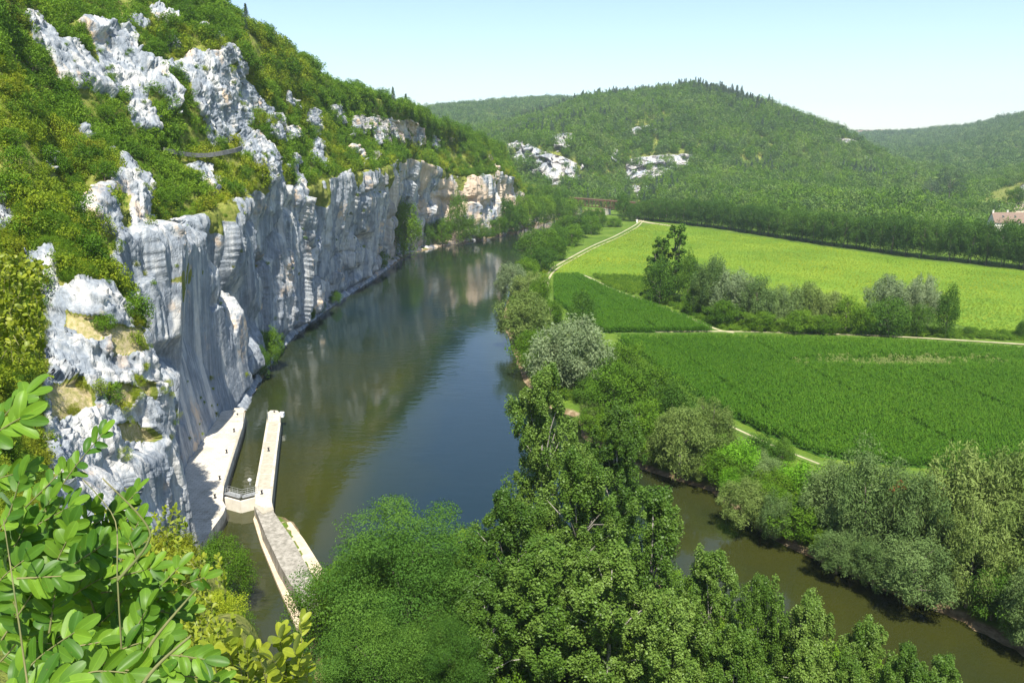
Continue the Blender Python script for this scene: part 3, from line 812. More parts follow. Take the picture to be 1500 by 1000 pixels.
# ------------------------------------------------------------------ tree kinds
def leaf_cloud(name, cen, rad, cnt, L, Wd, mat, rng, shell=.55, droop=0., up=.35, jit=.6, tintv=None, zmin=None):
    """leaves in lumpy clumps: cen (n,3), rad (n,3), cnt leaves per clump"""
    cen = np.asarray(cen, float); rad = np.asarray(rad, float)
    n = len(cen); cnt = np.full(n, cnt) if np.isscalar(cnt) else np.asarray(cnt)
    k = np.repeat(np.arange(n), cnt); m = len(k)
    d = rng.normal(size=(m, 3)); d[:, 2] += .25; d /= np.linalg.norm(d, axis=1, keepdims=True)
    r = shell + (1.08 - shell) * rng.random((m, 1)) ** .7
    bumpy = 1 + .35 * fbm(d * 2.2 + k[:, None] * 3.7, 2)[:, None]
    c = cen[k] + d * rad[k] * r * bumpy
    nr = d * .7 + rng.normal(size=(m, 3)) * jit; nr[:, 2] += up
    nr /= np.linalg.norm(nr, axis=1, keepdims=True)
    tg = rng.normal(size=(m, 3)); tg[:, 2] -= droop; tg -= nr * (tg * nr).sum(1, keepdims=True)
    tg /= np.linalg.norm(tg, axis=1, keepdims=True); bn = np.cross(nr, tg)
    s = (.65 + .7 * rng.random((m, 1)))
    a = tg * L * s / 2; b = bn * Wd * s / 2
    if zmin is not None: c[:, 2] = np.maximum(c[:, 2], zmin)
    V = np.stack([c - a, c + b - a * .1, c + a, c - b - a * .1], 1).reshape(-1, 3)
    me = mesh_np(name, V, np.arange(4 * m).reshape(-1, 4), False, [mat])
    tv = rng.random(n) if tintv is None else tintv
    t = np.clip(tv[k] * .7 + rng.random(m) * .3, 0, 1)
    at = me.attributes.new('tint', 'FLOAT', 'FACE'); at.data.foreach_set('value', t.astype(np.float32))
    return me

def trunk_mesh(name, h, r, cen, rng, mat, frac=.75, nl=7, lean=.03):
    mb = MB(); p = []
    for i in range(7):
        f = i / 6; p.append((math.sin(f * 4 + r) * h * lean * f, math.cos(f * 3) * h * lean * f - h * lean * f, f * h * frac - (.4 if i == 0 else 0)))
    mb.tube(p, [r * (1 - .82 * i / 6) for i in range(7)], 7)
    idx = rng.choice(len(cen), min(nl, len(cen)), replace=False)
    for i in idx:
        c = cen[i]; f = min(.9, max(.2, (c[2] / (h * frac)) * .6)); q = np.array(p[int(round(f * 6))])
        mid = (q + c) / 2 + np.array([0, 0, .06 * h * rng.random()])
        mb.tube([q, mid, c], [r * .42 * (1 - f * .5), r * .26, r * .08], 5, False)
    return mb.mesh(name, mat, True)

PROTO = {}
def ell_dirs(n, rng):
    i = np.arange(n) + .5; ph = np.arccos(1 - 2 * i / n * .93); th = math.pi * (1 + 5 ** .5) * i + rng.random()
    return np.stack([np.cos(th) * np.sin(ph), np.sin(th) * np.sin(ph), np.cos(ph)], 1)

def proto_broad(kind, mat, h, w, leaves, L, nv=3, seed=0, ncl=34, base=.16, Wd=None, barkm='bark', droop=0, flat=1., jit=.6, lump=.19, shell=.5):
    for v in range(nv):
        rng = np.random.default_rng(100 * seed + v)
        D = ell_dirs(ncl, rng); D += rng.normal(size=D.shape) * .16
        top, bot = h, h * base; cz = (top + bot) / 2; hz = (top - bot) / 2
        q = .70 + .2 * rng.random((ncl, 1))
        lop = 1 + .22 * np.cos(np.arctan2(D[:, 1], D[:, 0]) * 2 + rng.random() * 6)[:, None]
        c = D * q * np.array([w / 2, w / 2, hz]) * np.concatenate([lop, lop, np.ones_like(lop)], 1); c[:, 2] += cz
        inner = rng.normal(size=(8, 3)) * np.array([w * .13, w * .13, hz * .3]) + [0, 0, cz]
        c = np.concatenate([c, inner])
        rr = w * lump * (.75 + .5 * rng.random((len(c), 1))) * np.array([1, 1, flat]); 
        me = leaf_cloud(kind + '_crown', c, rr, max(4, leaves // len(c)), L, Wd or L * .55, mat, rng, shell, droop, jit=jit, zmin=.15)
        tr = trunk_mesh(kind + '_trunk', h, w * .022 + .06, c, rng, M[barkm])
        PROTO.setdefault(kind, []).append((me, tr, h, w))

def proto_poplar(kind, mat, h, w, leaves, L, nv=3, seed=0, ncl=60, barkm='bark_pale', cl=.13, el=1.35):
    for v in range(nv):
        rng = np.random.default_rng(700 + 100 * seed + v)
        u = np.linspace(.10, .985, ncl) ** .95
        R = w / 2 * np.clip(np.minimum((u + .15) * 1.9, np.sqrt(np.clip(1.03 - u, 0, 1)) * 1.35), 0, 1)
        th = rng.random(ncl) * 6.283
        R = R * (1 + .45 * fbm(np.stack([np.cos(th) * .9 + v * 7, np.sin(th) * .9, u * 3.5], 1), 2) * 1.6)
        q = .45 + .55 * rng.random(ncl); q[::5] = .15
        c = np.stack([np.cos(th) * R * q, np.sin(th) * R * q, u * h + rng.normal(size=ncl) * .02 * h], 1)
        rr = np.stack([w * cl * (.5 + .9 * rng.random(ncl))] * 3, 1) * [1, 1, el]
        rr *= (1 - .3 * u)[:, None]
        me = leaf_cloud(kind + '_crown', c, rr, leaves // ncl, L, L * .8, mat, rng, .25, 0.3, up=.2, jit=.8)
        tr = trunk_mesh(kind + '_trunk', h, .2 + w * .012, c, rng, M[barkm], .95, 22, .008)
        PROTO.setdefault(kind, []).append((me, tr, h, w))

def proto_conifer(kind, mat, h, w, leaves, L, nv=2, seed=0):
    for v in range(nv):
        rng = np.random.default_rng(900 + seed + v); n = 26
        u = np.linspace(.15, .98, n); R = w / 2 * (1.03 - u) ** .8
        th = np.arange(n) * 2.4; c = np.stack([np.cos(th) * R * .55, np.sin(th) * R * .55, u * h], 1)
        rr = np.stack([R * .6 + .2, R * .6 + .2, np.full(n, h * .045)], 1)
        me = leaf_cloud(kind + '_crown', c, rr, leaves // n, L, L * .35, mat, rng, .3, .2)
        tr = trunk_mesh(kind + '_trunk', h, .22, c, rng, M['bark'], .9, 3, .004)
        PROTO.setdefault(kind, []).append((me, tr, h, w))

proto_poplar('near_poplar', M['poplar'], 26, 11, 62000, .27, 4, 1, 210, cl=.082, el=1.9)
proto_broad('near_robinia', M['robinia'], 19, 19, 90000, .26, 2, 2, 60, .12, .11, lump=.15, flat=.55, shell=.45)
proto_broad('near_bush', M['broad'], 10, 11, 26000, .24, 2, 3, 60, .05, lump=.14)
proto_broad('bank_broad', M['broad'], 12, 12, 11000, .42, 3, 4, 60, .04, lump=.145)
proto_broad('bank_dark', M['dark'], 12, 12, 9000, .42, 2, 5, 50, .05, lump=.15)
proto_broad('bank_willow', M['willow'], 11, 12, 17000, .55, 3, 6, 64, .02, .15, droop=.2, flat=1.25, lump=.12, shell=.3)
proto_broad('bank_olive', M['olive'], 11, 12, 17000, .55, 3, 7, 64, .02, .15, droop=.2, flat=1.1, lump=.12, shell=.3)
proto_broad('bank_silver', M['silver'], 11, 12, 17000, .55, 3, 15, 64, .02, .16, droop=.1, flat=1.1, lump=.13, shell=.4)
proto_broad('bank_lime', M['lime'], 8, 9, 7000, .42, 2, 8, 40, .05)
proto_broad('row_tree', M['row'], 17, 11, 6000, .55, 4, 9, 56, .04, lump=.16, flat=1.2)
proto_poplar('field_poplar', M['dark'], 20, 8, 6000, .45, 2, 9, 50, 'bark')
proto_broad('hill_oak', M['broad'], 7, 7, 3200, .42, 4, 10, 36, .12, lump=.17)
proto_broad('hill_shrub', M['scrubg'], 3.2, 4, 1500, .26, 3, 11, 26, .02, lump=.17)
proto_broad('gold_shrub', M['scrub'], 2.8, 3.8, 1500, .24, 3, 12, 26, .02, lump=.17)
proto_conifer('hill_conifer', M['conifer'], 11, 5, 2200, .5, 2, 13)
proto_broad('house_pine', M['conifer'], 17, 14, 4200, .6, 1, 14, 30, .35, .2, lump=.15, flat=.6)
# light ones for the masses of stuff
def light(kind, mats, h, w, leaves, L, nv, seed, ncl, **k):
    out = []
    for mi, m in enumerate(mats):
        proto_broad('_' + kind + str(mi), m, h, w, leaves, L, nv, seed + mi, ncl, **k)
        out += [p[0] for p in PROTO.pop('_' + kind + str(mi))]
    return out
SCRUB = light('scrub', [M['scrub'], M['scrubg'], M['box']], 3.0, 3.2, 620, .30, 2, 20, 14, base=.0, lump=.2, shell=.3)
NSCR = light('nscr', [M['scrub'], M['scrubg'], M['box']], 2.0, 2.4, 3400, .085, 2, 30, 24, base=.0, lump=.18, shell=.2)
FOR = light('forest', [M['forest'], M['broad']], 8, 8, 480, .85, 3, 40, 16, base=.05, lump=.2)
FOR2 = []
for _ in range(1):
    proto_conifer('_fc', M['conifer'], 11, 5, 380, 1.0, 2, 50); FOR2 = [p[0] for p in PROTO.pop('_fc')]
CROP = light('crop', [M['crop']], 2.4, 4.2, 90, .55, 2, 80, 8, base=.0, lump=.2)
FFOR = light('ffor', [M['forest'], M['dark']], 9, 11, 150, 1.8, 2, 60, 10, base=.0, lump=.24)

def place_tree(kind, x, y, z, h, w, label, cat='tree', group=None, name=None, rz=None):
    me, tr, h0, w0 = random.choice(PROTO[kind])
    o = empty(name or {'near_poplar': 'poplar_tree', 'field_poplar': 'poplar_tree', 'bank_willow': 'willow_tree', 'bank_olive': 'willow_tree', 'bank_silver': 'willow_tree',
                       'hill_conifer': 'conifer_tree', 'house_pine': 'pine_tree', 'hill_shrub': 'shrub', 'gold_shrub': 'shrub', 'near_bush': 'bush'}.get(kind, 'broadleaf_tree'),
              (x, y, z), random.random() * 6.28 if rz is None else rz)
    sx = w / w0; sz = h / h0
    o.scale = (sx, sx * random.uniform(.92, 1.08), sz)
    tag(o, label, cat, group)
    link('trunk', tr, o); link('crown', me, o)
    return o

def top_z(y, py):
    u = (500. - py) / F
    return HC + y * (-ST + CT * u) / (CT + ST * u)
def T(kind, px, pyb, pyt, wpx, label, z=2.0, **k):
    p = G(px, pyb, z); t = PX(p)[2]; return place_tree(kind, p[0], p[1], p[2], max(1, top_z(p[1], pyt) - z), wpx / F * t, label, **k)
def TT(kind, px, pyt, wpx, t, label, z=1.2, **k):
    p = W(px, pyt, t); return place_tree(kind, p[0], p[1], z, p[2] - z, wpx / F * t, label, **k)

# ------------------------------------------------------------------ scattered masses
def scatter(name, P, S, pid, protos, label, cat, rot=None):
    """one stuff object: a point for every plant, a plant mesh set on each point"""
    c = bpy.data.collections.new(name + '_kinds')
    for i, me in enumerate(protos):
        c.objects.link(bpy.data.objects.new('%s_kind_%02d' % (name, i), me))
    n = len(P)
    me = bpy.data.meshes.new(name); me.vertices.add(n); me.vertices.foreach_set('co', np.ascontiguousarray(P, np.float32).ravel())
    S = np.asarray(S, np.float32); 
    if S.ndim == 1: S = np.stack([S, S, S], 1)
    a = me.attributes.new('scl', 'FLOAT_VECTOR', 'POINT'); a.data.foreach_set('vector', np.ascontiguousarray(S, np.float32).ravel())
    r = np.zeros((n, 3), np.float32); r[:, 2] = np.random.default_rng(5).random(n) * 6.283 if rot is None else rot
    a = me.attributes.new('rot', 'FLOAT_VECTOR', 'POINT'); a.data.foreach_set('vector', r.ravel())
    a = me.attributes.new('pid', 'INT', 'POINT'); a.data.foreach_set('value', np.ascontiguousarray(pid, np.int32))
    me.update(); o = link(name, me); tag(o, label, cat, None, 'stuff')
    g = bpy.data.node_groups.new(name + '_nodes', 'GeometryNodeTree')
    g.interface.new_socket('Geometry', in_out='INPUT', socket_type='NodeSocketGeometry')
    g.interface.new_socket('Geometry', in_out='OUTPUT', socket_type='NodeSocketGeometry')
    N_ = g.nodes.new; i = N_('NodeGroupInput'); q = N_('NodeGroupOutput')
    ci = N_('GeometryNodeCollectionInfo'); ci.inputs['Collection'].default_value = c
    ci.inputs['Separate Children'].default_value = True; ci.inputs['Reset Children'].default_value = True
    ip = N_('GeometryNodeInstanceOnPoints'); ip.inputs['Pick Instance'].default_value = True
    def attr(nm, tp):
        x = N_('GeometryNodeInputNamedAttribute'); x.data_type = tp; x.inputs['Name'].default_value = nm; return x.outputs['Attribute']
    l = g.links.new
    l(i.outputs[0], ip.inputs['Points']); l(ci.outputs[0], ip.inputs['Instance'])
    l(attr('pid', 'INT'), ip.inputs['Instance Index'])
    l(attr('scl', 'FLOAT_VECTOR'), ip.inputs['Scale'])
    l(attr('rot', 'FLOAT_VECTOR'), ip.inputs['Rotation'])
    l(ip.outputs[0], q.inputs[0])
    m = o.modifiers.new('plants', 'NODES'); m.node_group = g
    return o

def onscreen(P, m=60):
    x, y, t = PX(P); return (t > 1) & (x > -m) & (x < 1500 + m) & (y > -m) & (y < 1000 + m)

# scrub over the hillside above the cliff
OUTC = ROCK[15]
cc, ca, cn = cell_info(HB)
cpx, cpy, ct = PX(cc)
clear_ = np.where(in_poly(cpx, cpy, OUTC) & (ct < 128) & (ct > 60), .05, 1.0)
crk = (Hrk[:-1, :-1] + Hrk[1:, 1:]) / 2
vis = (ct > 60) & (cpx > -120) & (cpx < 860) & (cpy > -160)
open_ = np.clip(1.0 + 1.6 * fbm(cc * .07 + 8, 3), .25, 1.0)
edge_ = crk.copy()
for _ in range(10): edge_[1:-1, 1:-1] = (edge_[:-2, 1:-1] + edge_[2:, 1:-1] + edge_[1:-1, :-2] + edge_[1:-1, 2:]) / 4
wgt = ca * clear_ * (crk > -.2) * np.where(crk > .5, .03 + 1.1 * np.clip(.80 - edge_, 0, 1) + .25 * (fbm(cc * .12 + 70, 3) > .25), 1.0) * open_ * vis * (Hvm[None, :] > 1.02) * (Hvm[None, :] < 6.6)
rng = np.random.default_rng(21)
P, i, j = scatter_on(HB, wgt, 24000, rng)
t = PX(P)[2]
sz = (.42 + 1.15 * rng.random(len(P)) ** 2.2) * np.clip(.62 + t / 600, .7, 1.3) * np.where(crk[i, j] > .4, .5, 1)
gz_ = fbm(P * .035 + 3, 3) + .35 * fbm(P * .3, 2) + (P[:, 2] - 66) * .012 + (t - 200) * .0011
pid = np.where(gz_ > .0, 2, 0) + rng.integers(0, 2, len(P)); pid = np.where((rng.random(len(P)) < .10) & (gz_ < .05), 4 + rng.integers(0, 2, len(P)), pid)
P[:, 2] -= .25 * sz
scatter('hillside_scrub', P, np.stack([sz, sz, sz * rng.uniform(.75, 1.25, len(P))], 1), pid, SCRUB, 'yellow-green and dark green scrub covering the slopes above the white cliff', 'scrub')
# tufts on the cliff face and its foot
wf = ca * (Hvm[None, :] < 1.02) * np.clip(cn[..., 2] if cn[40, 60, 2] > 0 else -cn[..., 2], 0, 1) * vis * np.clip(fbm(cc * .08 + 2, 3) * 3 + .25, .02, 1)
P, i, j = scatter_on(HB, wf, 420, rng); sz = .18 + .35 * rng.random(len(P)) ** 2
scatter('cliff_tufts', P, sz, rng.integers(0, 6, len(P)), SCRUB, 'small green tufts growing from cracks in the white cliff', 'tufts')
# near slope scrub, finer
vis = (ct > 7) & (ct < 112) & (cpx > -140) & (cpx < 420) & (cpy > 60)
dn_ = np.clip(.7 + 2.2 * fbm(cc * .13 + 8, 3), .0, 1.0)
wn = ca * clear_ * np.where((crk > .3) | (crk < -.2), .03, 1.0) * vis * (Hvm[None, :] > 1.0) * dn_ / np.clip(ct, 20, 100) ** .5
P, i, j = scatter_on(HB, wn, 3800, rng); sz = (.35 + .6 * rng.random(len(P))); t = PX(P)[2]
keep = t > 14; P, sz, t = P[keep], sz[keep], t[keep]
sz *= np.clip(t / 45, .35, 1.0)
gz_ = fbm(P * .09 + 3, 3) + .12
pid = np.where(gz_ > .12, 2, np.where(gz_ > -.12, 0, 4)) + rng.integers(0, 2, len(P))
P[:, 2] -= .15
scatter('near_scrub', P, sz, pid, NSCR, 'olive and yellow box scrub on the near slope at the left', 'scrub')

# forests on the hills
def forest(name, hill, n, protos, label, smin, smax, seed, conf=None, vlo=0):
    Bh, rk = HILLS[hill]; c, A, nn = cell_info(Bh); x, y, t = PX(c)
    w = A * np.where(rk[:-1, :-1] < .5, 1, .09) * (t > 50) * (x > -40) * (x < 1560)
    rng = np.random.default_rng(seed); P, i, j = scatter_on(Bh, w, n, rng)
    s = (smin + (smax - smin) * rng.random(n)) * (1 + .25 * fbm(P * .012, 3))
    pid = rng.integers(0, len(protos[0]), n)
    allp = list(protos[0])
    if conf is not None:
        f = fbm(P * .006 + 4, 3) + (P[:, 2] - conf) * .004 + rng.normal(size=n) * .15
        k = f > .17; pid = np.where(k, len(allp) + rng.integers(0, len(protos[1]), n), pid); allp += protos[1]
    P[:, 2] -= .5
    scatter(name, P, np.stack([s, s, s * np.where(pid >= len(protos[0]), .85, 1) * rng.uniform(.8, 1.3, n)], 1), pid, allp, label, 'forest')
forest('hill_forest', 'forest_hill', 20000, (FOR, FOR2), 'dense mixed forest covering the rounded hill behind the river', .7, 1.75, 1, 112)
forest('distant_forest', 'distant_hill', 9000, (FFOR,), 'hazy forest on the low distant hill left of the rounded one', .9, 1.4, 2)
forest('far_right_forest', 'far_right_hill', 14000, (FFOR,), 'bluish woods on the far hills at the right edge', .7, 1.5, 3)

# woods on the slope behind the tree row, kept clear of the farm yard
Bh, rk = HILLS['right_slope']; c, A, nn = cell_info(Bh); x, y, t = PX(c)
YARD = [(1385,296),(1400,285),(1520,268),(1540,345),(1425,348),(1430,310)]
w = A * (~in_poly(x, y, YARD)) * (x < 1620) * (t > 50)
rng = np.random.default_rng(77); P, i, j = scatter_on(Bh, w, 5200, rng); s = .55 + .55 * rng.random(len(P))
P[:, 2] -= .5; pid = rng.integers(0, 6, len(P))
scatter('slope_forest', P, np.stack([s, s, s * rng.uniform(.8, 1.25, len(P))], 1), pid, FOR, 'mixed woods on the gentle slope behind the long tree row', 'forest')

def on_hill(name, px, py):
    Bh = HILLS[name][0].reshape(-1, 3); x, y, t = PX(Bh); d = np.hypot(x - px, y - py) + t * .002
    return Bh[np.argmin(d)]

# ------------------------------------------------------------------ trees that can be told apart
g = 'tall poplars in the foreground'
for k, (px, pt, w, t, lab) in enumerate([
    (795, 545, 118, 106, 'tallest slender poplar reaching up over the blue water'),
    (905, 600, 105, 110, 'loose poplar standing right of the tallest one before the sandy bank'),
    (850, 668, 130, 96, 'dark poplar between the two tallest crowns'),
    (958, 722, 135, 88, 'broad bright poplar right of centre beside the brown channel'),
    (1045, 812, 110, 82, 'poplar stepping down to the right of the broad bright one'),
    (1118, 850, 95, 78, 'small topped poplar in the middle of the descending line'),
    (1188, 878, 98, 77, 'poplar with a rounded top above the brown channel'),
    (1275, 915, 102, 74, 'low poplar near the right end of the descending line'),
    (1385, 968, 92, 71, 'last poplar tip at the bottom right of the line'),
    (1335, 955, 92, 70, 'small poplar tip next to the last one at the bottom'),
    (745, 728, 130, 92, 'leafy poplar leaning left towards the open water'),
    (800, 800, 165, 82, 'dark leafy poplar below the tallest one'),
    (895, 812, 160, 79, 'poplar with pale limbs below the broad bright one'),
    (985, 880, 140, 74, 'dense poplar at the bottom edge right of centre'),
    (1085, 925, 120, 71, 'poplar crown cut by the bottom edge under the line'),
    (1190, 950, 110, 69, 'poplar crown at the bottom edge under the rounded top'),
    (1245, 968, 100, 68, 'poplar crown at the bottom edge near the right end of the line'),
    (1308, 985, 80, 67, 'lowest poplar crown at the bottom edge by the brown water'),
    (705, 860, 120, 80, 'shaded poplar between the feathery tree and the poplars')]):
    TT('near_poplar', px, pt, w, t, lab, group=g)
for px, pt, w, t, kd, lab in [
    (595, 762, 262, 88, 'near_robinia', 'big domed feathery tree at the bottom centre beside the water'),
    (478, 838, 110, 92, 'near_bush', 'bright leafy tree at the end of the stained lock wall'),
    (555, 905, 190, 78, 'near_robinia', 'lower feathery tree in front of the big domed one'),
    (660, 905, 120, 78, 'near_robinia', 'feathery tree at the bottom edge beside the poplars'),
    (308, 790, 100, 101, 'near_bush', 'round dark green tree beside the lock channel at lower left'),
    (318, 880, 80, 90, 'near_bush', 'small dark tree under the round one by the channel'),
    (258, 830, 90, 96, 'near_bush', 'shaded tree at the foot of the near cliff')]:
    TT(kd, px, pt, w, t, lab, group='leafy trees on the near bank')

# left bank
g = 'trees on the ledge below the cliff'
for kd, px, pb, pt, w, lab in [
    ('bank_broad', 592, 377, 295, 42, 'tall dark tree standing alone against the cliff foot'),
    ('bank_broad', 556, 396, 366, 24, 'bush at the waterline left of the tall dark tree'),
    ('bank_dark', 622, 362, 325, 30, 'first bush right of the tall dark tree under the cliff'),
    ('bank_broad', 648, 359, 320, 32, 'rounded tree in the middle of the cliff foot grove'),
    ('bank_dark', 672, 357, 282, 30, 'slender tall tree rising against the orange cliff'),
    ('bank_dark', 690, 354, 318, 34, 'dark tree just right of the slender one by the orange cliff'),
    ('bank_broad', 712, 350, 333, 30, 'low light green bush below the end of the cliff'),
    ('bank_broad', 397, 538, 482, 40, 'bright green tree low at the foot of the fluted cliff'),
    ('bank_dark', 382, 552, 508, 32, 'darker bush beside the bright tree at the cliff foot'),
    ('bank_broad', 454, 470, 450, 20, 'small bush on the ledge by the pale rocks'),
    ('bank_dark', 468, 460, 438, 20, 'small round bush further along the ledge'),
    ('bank_dark', 492, 445, 426, 20, 'tiny bush near the bend of the ledge')]:
    T(kd, px, pb, pt, w, lab, z=.8, group=g)
for k, (px, pb, pt, w) in enumerate([(730,345,318,30),(742,341,292,36),(756,338,300,36),(748,330,270,34),(768,336,284,34),(782,333,290,34),(797,330,284,34),(812,326,286,32),(826,323,290,30),(775,322,272,36),(800,318,270,36),(825,316,276,34),(840,320,292,24)]):
    T(['bank_broad', 'bank_dark'][k % 2], px, pb, pt, w, 'green tree of the bank woods between the cliff end and the bridge', z=1, group='bank woods past the cliff end')
# right bank, far to near
g = 'riverside trees along the right bank'
far = 'green tree of the riverside belt between the far water and the bright field'
for kd, px, pb, pt, w, lab in [
    ('bank_dark', 912, 325, 282, 24, 'tall dark tree at the end of the belt beside the bridge pier'),
    ('bank_dark', 925, 326, 300, 20, far), ('bank_broad', 900, 334, 319, 24, far), ('bank_broad', 878, 334, 305, 24, far),
    ('bank_dark', 862, 336, 306, 26, far), ('bank_broad', 866, 345, 316, 32, far), ('bank_dark', 846, 350, 314, 36, far), ('bank_broad', 828, 348, 316, 36, far),
    ('bank_broad', 838, 362, 330, 36, far), ('bank_dark', 816, 368, 330, 38, far), ('bank_broad', 800, 372, 334, 42, far), ('bank_broad', 812, 384, 348, 38, far),
    ('bank_dark', 778, 384, 337, 46, 'dark tree leaning over the far water at the belt edge'),
    ('bank_dark', 792, 400, 362, 44, far), ('bank_broad', 772, 418, 378, 40, far),
    ('bank_silver', 748, 432, 388, 50, 'greyish willow overhanging the river at the bend'),
    ('bank_olive', 776, 446, 402, 48, 'pale olive willow behind the greyish one at the bend'),
    ('bank_broad', 790, 462, 408, 34, 'green tree beside the dirt track curve'),
    ('bank_olive', 768, 500, 430, 72, 'rounded yellow-green willow over the dark water'),
    ('bank_broad', 806, 478, 440, 42, 'bushy tree between the round willow and the maize'),
    ('bank_dark', 852, 484, 428, 46, 'dark grey-green tree standing alone at the maize edge'),
    ('bank_broad', 778, 545, 484, 54, 'bright green bushy tree at the shaded waterline'),
    ('bank_silver', 838, 572, 472, 104, 'large silver willow above the sandy spit'),
    ('bank_olive', 808, 560, 500, 50, 'yellow-green willow left of the large silver one'),
    ('bank_broad', 915, 570, 500, 62, 'tree with rounded green clumps right of the silver willow'),
    ('bank_broad', 900, 615, 535, 84, 'spreading green tree behind the tall poplars'),
    ('bank_broad', 955, 615, 536, 84, 'broad green tree in the middle of the right bank'),
    ('bank_dark', 985, 640, 560, 64, 'darker tree on the field side of the right bank'),
    ('bank_olive', 995, 690, 598, 84, 'grey-olive willow above the small beach'),
    ('bank_broad', 935, 665, 590, 80, 'shaded green tree partly behind the poplar tips'),
    ('bank_olive', 1040, 672, 592, 66, 'olive willow near the footpath through the trees'),
    ('bank_lime', 1082, 708, 652, 58, 'lime green tree standing out by the small beach'),
    ('bank_lime', 1068, 724, 690, 36, 'small lime bush under the lime green tree'),
    ('bank_dark', 1108, 684, 640, 60, 'dark bushy tree by the maize field corner'),
    ('bank_dark', 1146, 680, 644, 36, 'small dark round bush at the maize field edge'),
    ('bank_olive', 1090, 768, 706, 74, 'pale low willow leaning over the brown water'),
    ('bank_willow', 1135, 785, 730, 56, 'low grey willow right of the pale leaning one'),
    ('bank_lime', 1168, 735, 684, 66, 'lime green tree between grey willows and the field'),
    ('bank_broad', 1130, 740, 690, 50, 'mid green bush between the two lime trees'),
    ('bank_willow', 1205, 790, 684, 78, 'tall grey-green willow on the right bank'),
    ('bank_willow', 1262, 810, 672, 108, 'wide grey-green willow with a reddish patch beside it'),
    ('bank_willow', 1225, 838, 784, 66, 'low drooping willow touching the brown water'),
    ('bank_willow', 1330, 842, 700, 90, 'grey willow below the reddish dry branches'),
    ('bank_willow', 1335, 882, 800, 104, 'feathery low willow hanging over the river'),
    ('bank_willow', 1278, 858, 800, 60, 'small drooping willow between the two low ones'),
    ('bank_olive', 1395, 838, 662, 124, 'large pale willow with yellowish crown'),
    ('bank_olive', 1462, 850, 668, 120, 'large pale willow right of the yellowish one'),
    ('bank_olive', 1415, 885, 752, 90, 'pale willow at the shaded bank on the right'),
    ('bank_olive', 1520, 890, 716, 130, 'pale willow at the right edge of the picture'),
    ('bank_willow', 1500, 945, 846, 80, 'low willow over the water at the right edge'),
    ('bank_dark', 1452, 905, 830, 70, 'dark tree in the hollow between the pale willows'),
    ('bank_broad', 1600, 960, 800, 150, 'green tree just past the right edge')]:
    T(kd, px, pb, pt, w, lab, z=2.0 if pb < 700 else 1.6, group=g)
def red_bush():
    me = leaf_cloud('dry_foliage', [(0, 0, .6), (.6, .2, 1.1), (-.5, .1, .2), (1.1, -.1, .5)], [(1.0, .5, .45), (.5, .4, .7), (.6, .4, .4), (.4, .3, .6)], 34, .3, .1, M['red'], np.random.default_rng(2), .2)
    p = W(1312, 720, 109.5); o = empty('dead_branch', p); tag(o, 'reddish dry branch showing among the grey willows', 'branch')
    link('foliage', me, o); mb = MB(); mb.tube([(0, .6, -6), (.1, .3, -2), (.3, 0, .6)], [.05, .035, .015], 6); mb.build('stem', M['bark'], o)
red_bush()

# the long row behind the bright field
bx = [935, 1000, 1060, 1200, 1350, 1500, 1640]; by = [322, 329, 336, 358, 379, 396, 412]; ty = [294, 292, 298, 311, 320, 331, 344]
pts = np.array([G(a, b, 3)[:2] for a, b in zip(bx, by)]); L = np.r_[0, np.cumsum(np.hypot(*np.diff(pts, axis=0).T))]
s = 0; row = 0
while s < L[-1]:
    x, y = np.interp(s, L, pts[:, 0]), np.interp(s, L, pts[:, 1])
    for r_ in range(2):
        xx = x + random.uniform(-1, 1) + r_ * 1.5 + (3.5 if r_ else 0); yy = y + 3.5 + r_ * 7 + random.uniform(-1, 1)
        px, py, t = PX((xx, yy, 3)); tz = top_z(yy, np.interp(px, bx, ty) + random.uniform(-2.5, 3.5))
        h = max(12, tz - 3)
        place_tree('row_tree', xx, yy, 3, h, 10.5 * random.uniform(.9, 1.15), 'dark green tree of the long even row along the far side of the bright field' if r_ == 0 else 'tree of the second rank behind the long even row by the bright field',
                   group='front rank of the long tree row' if r_ == 0 else 'second rank of the long tree row')
    s += 8.2
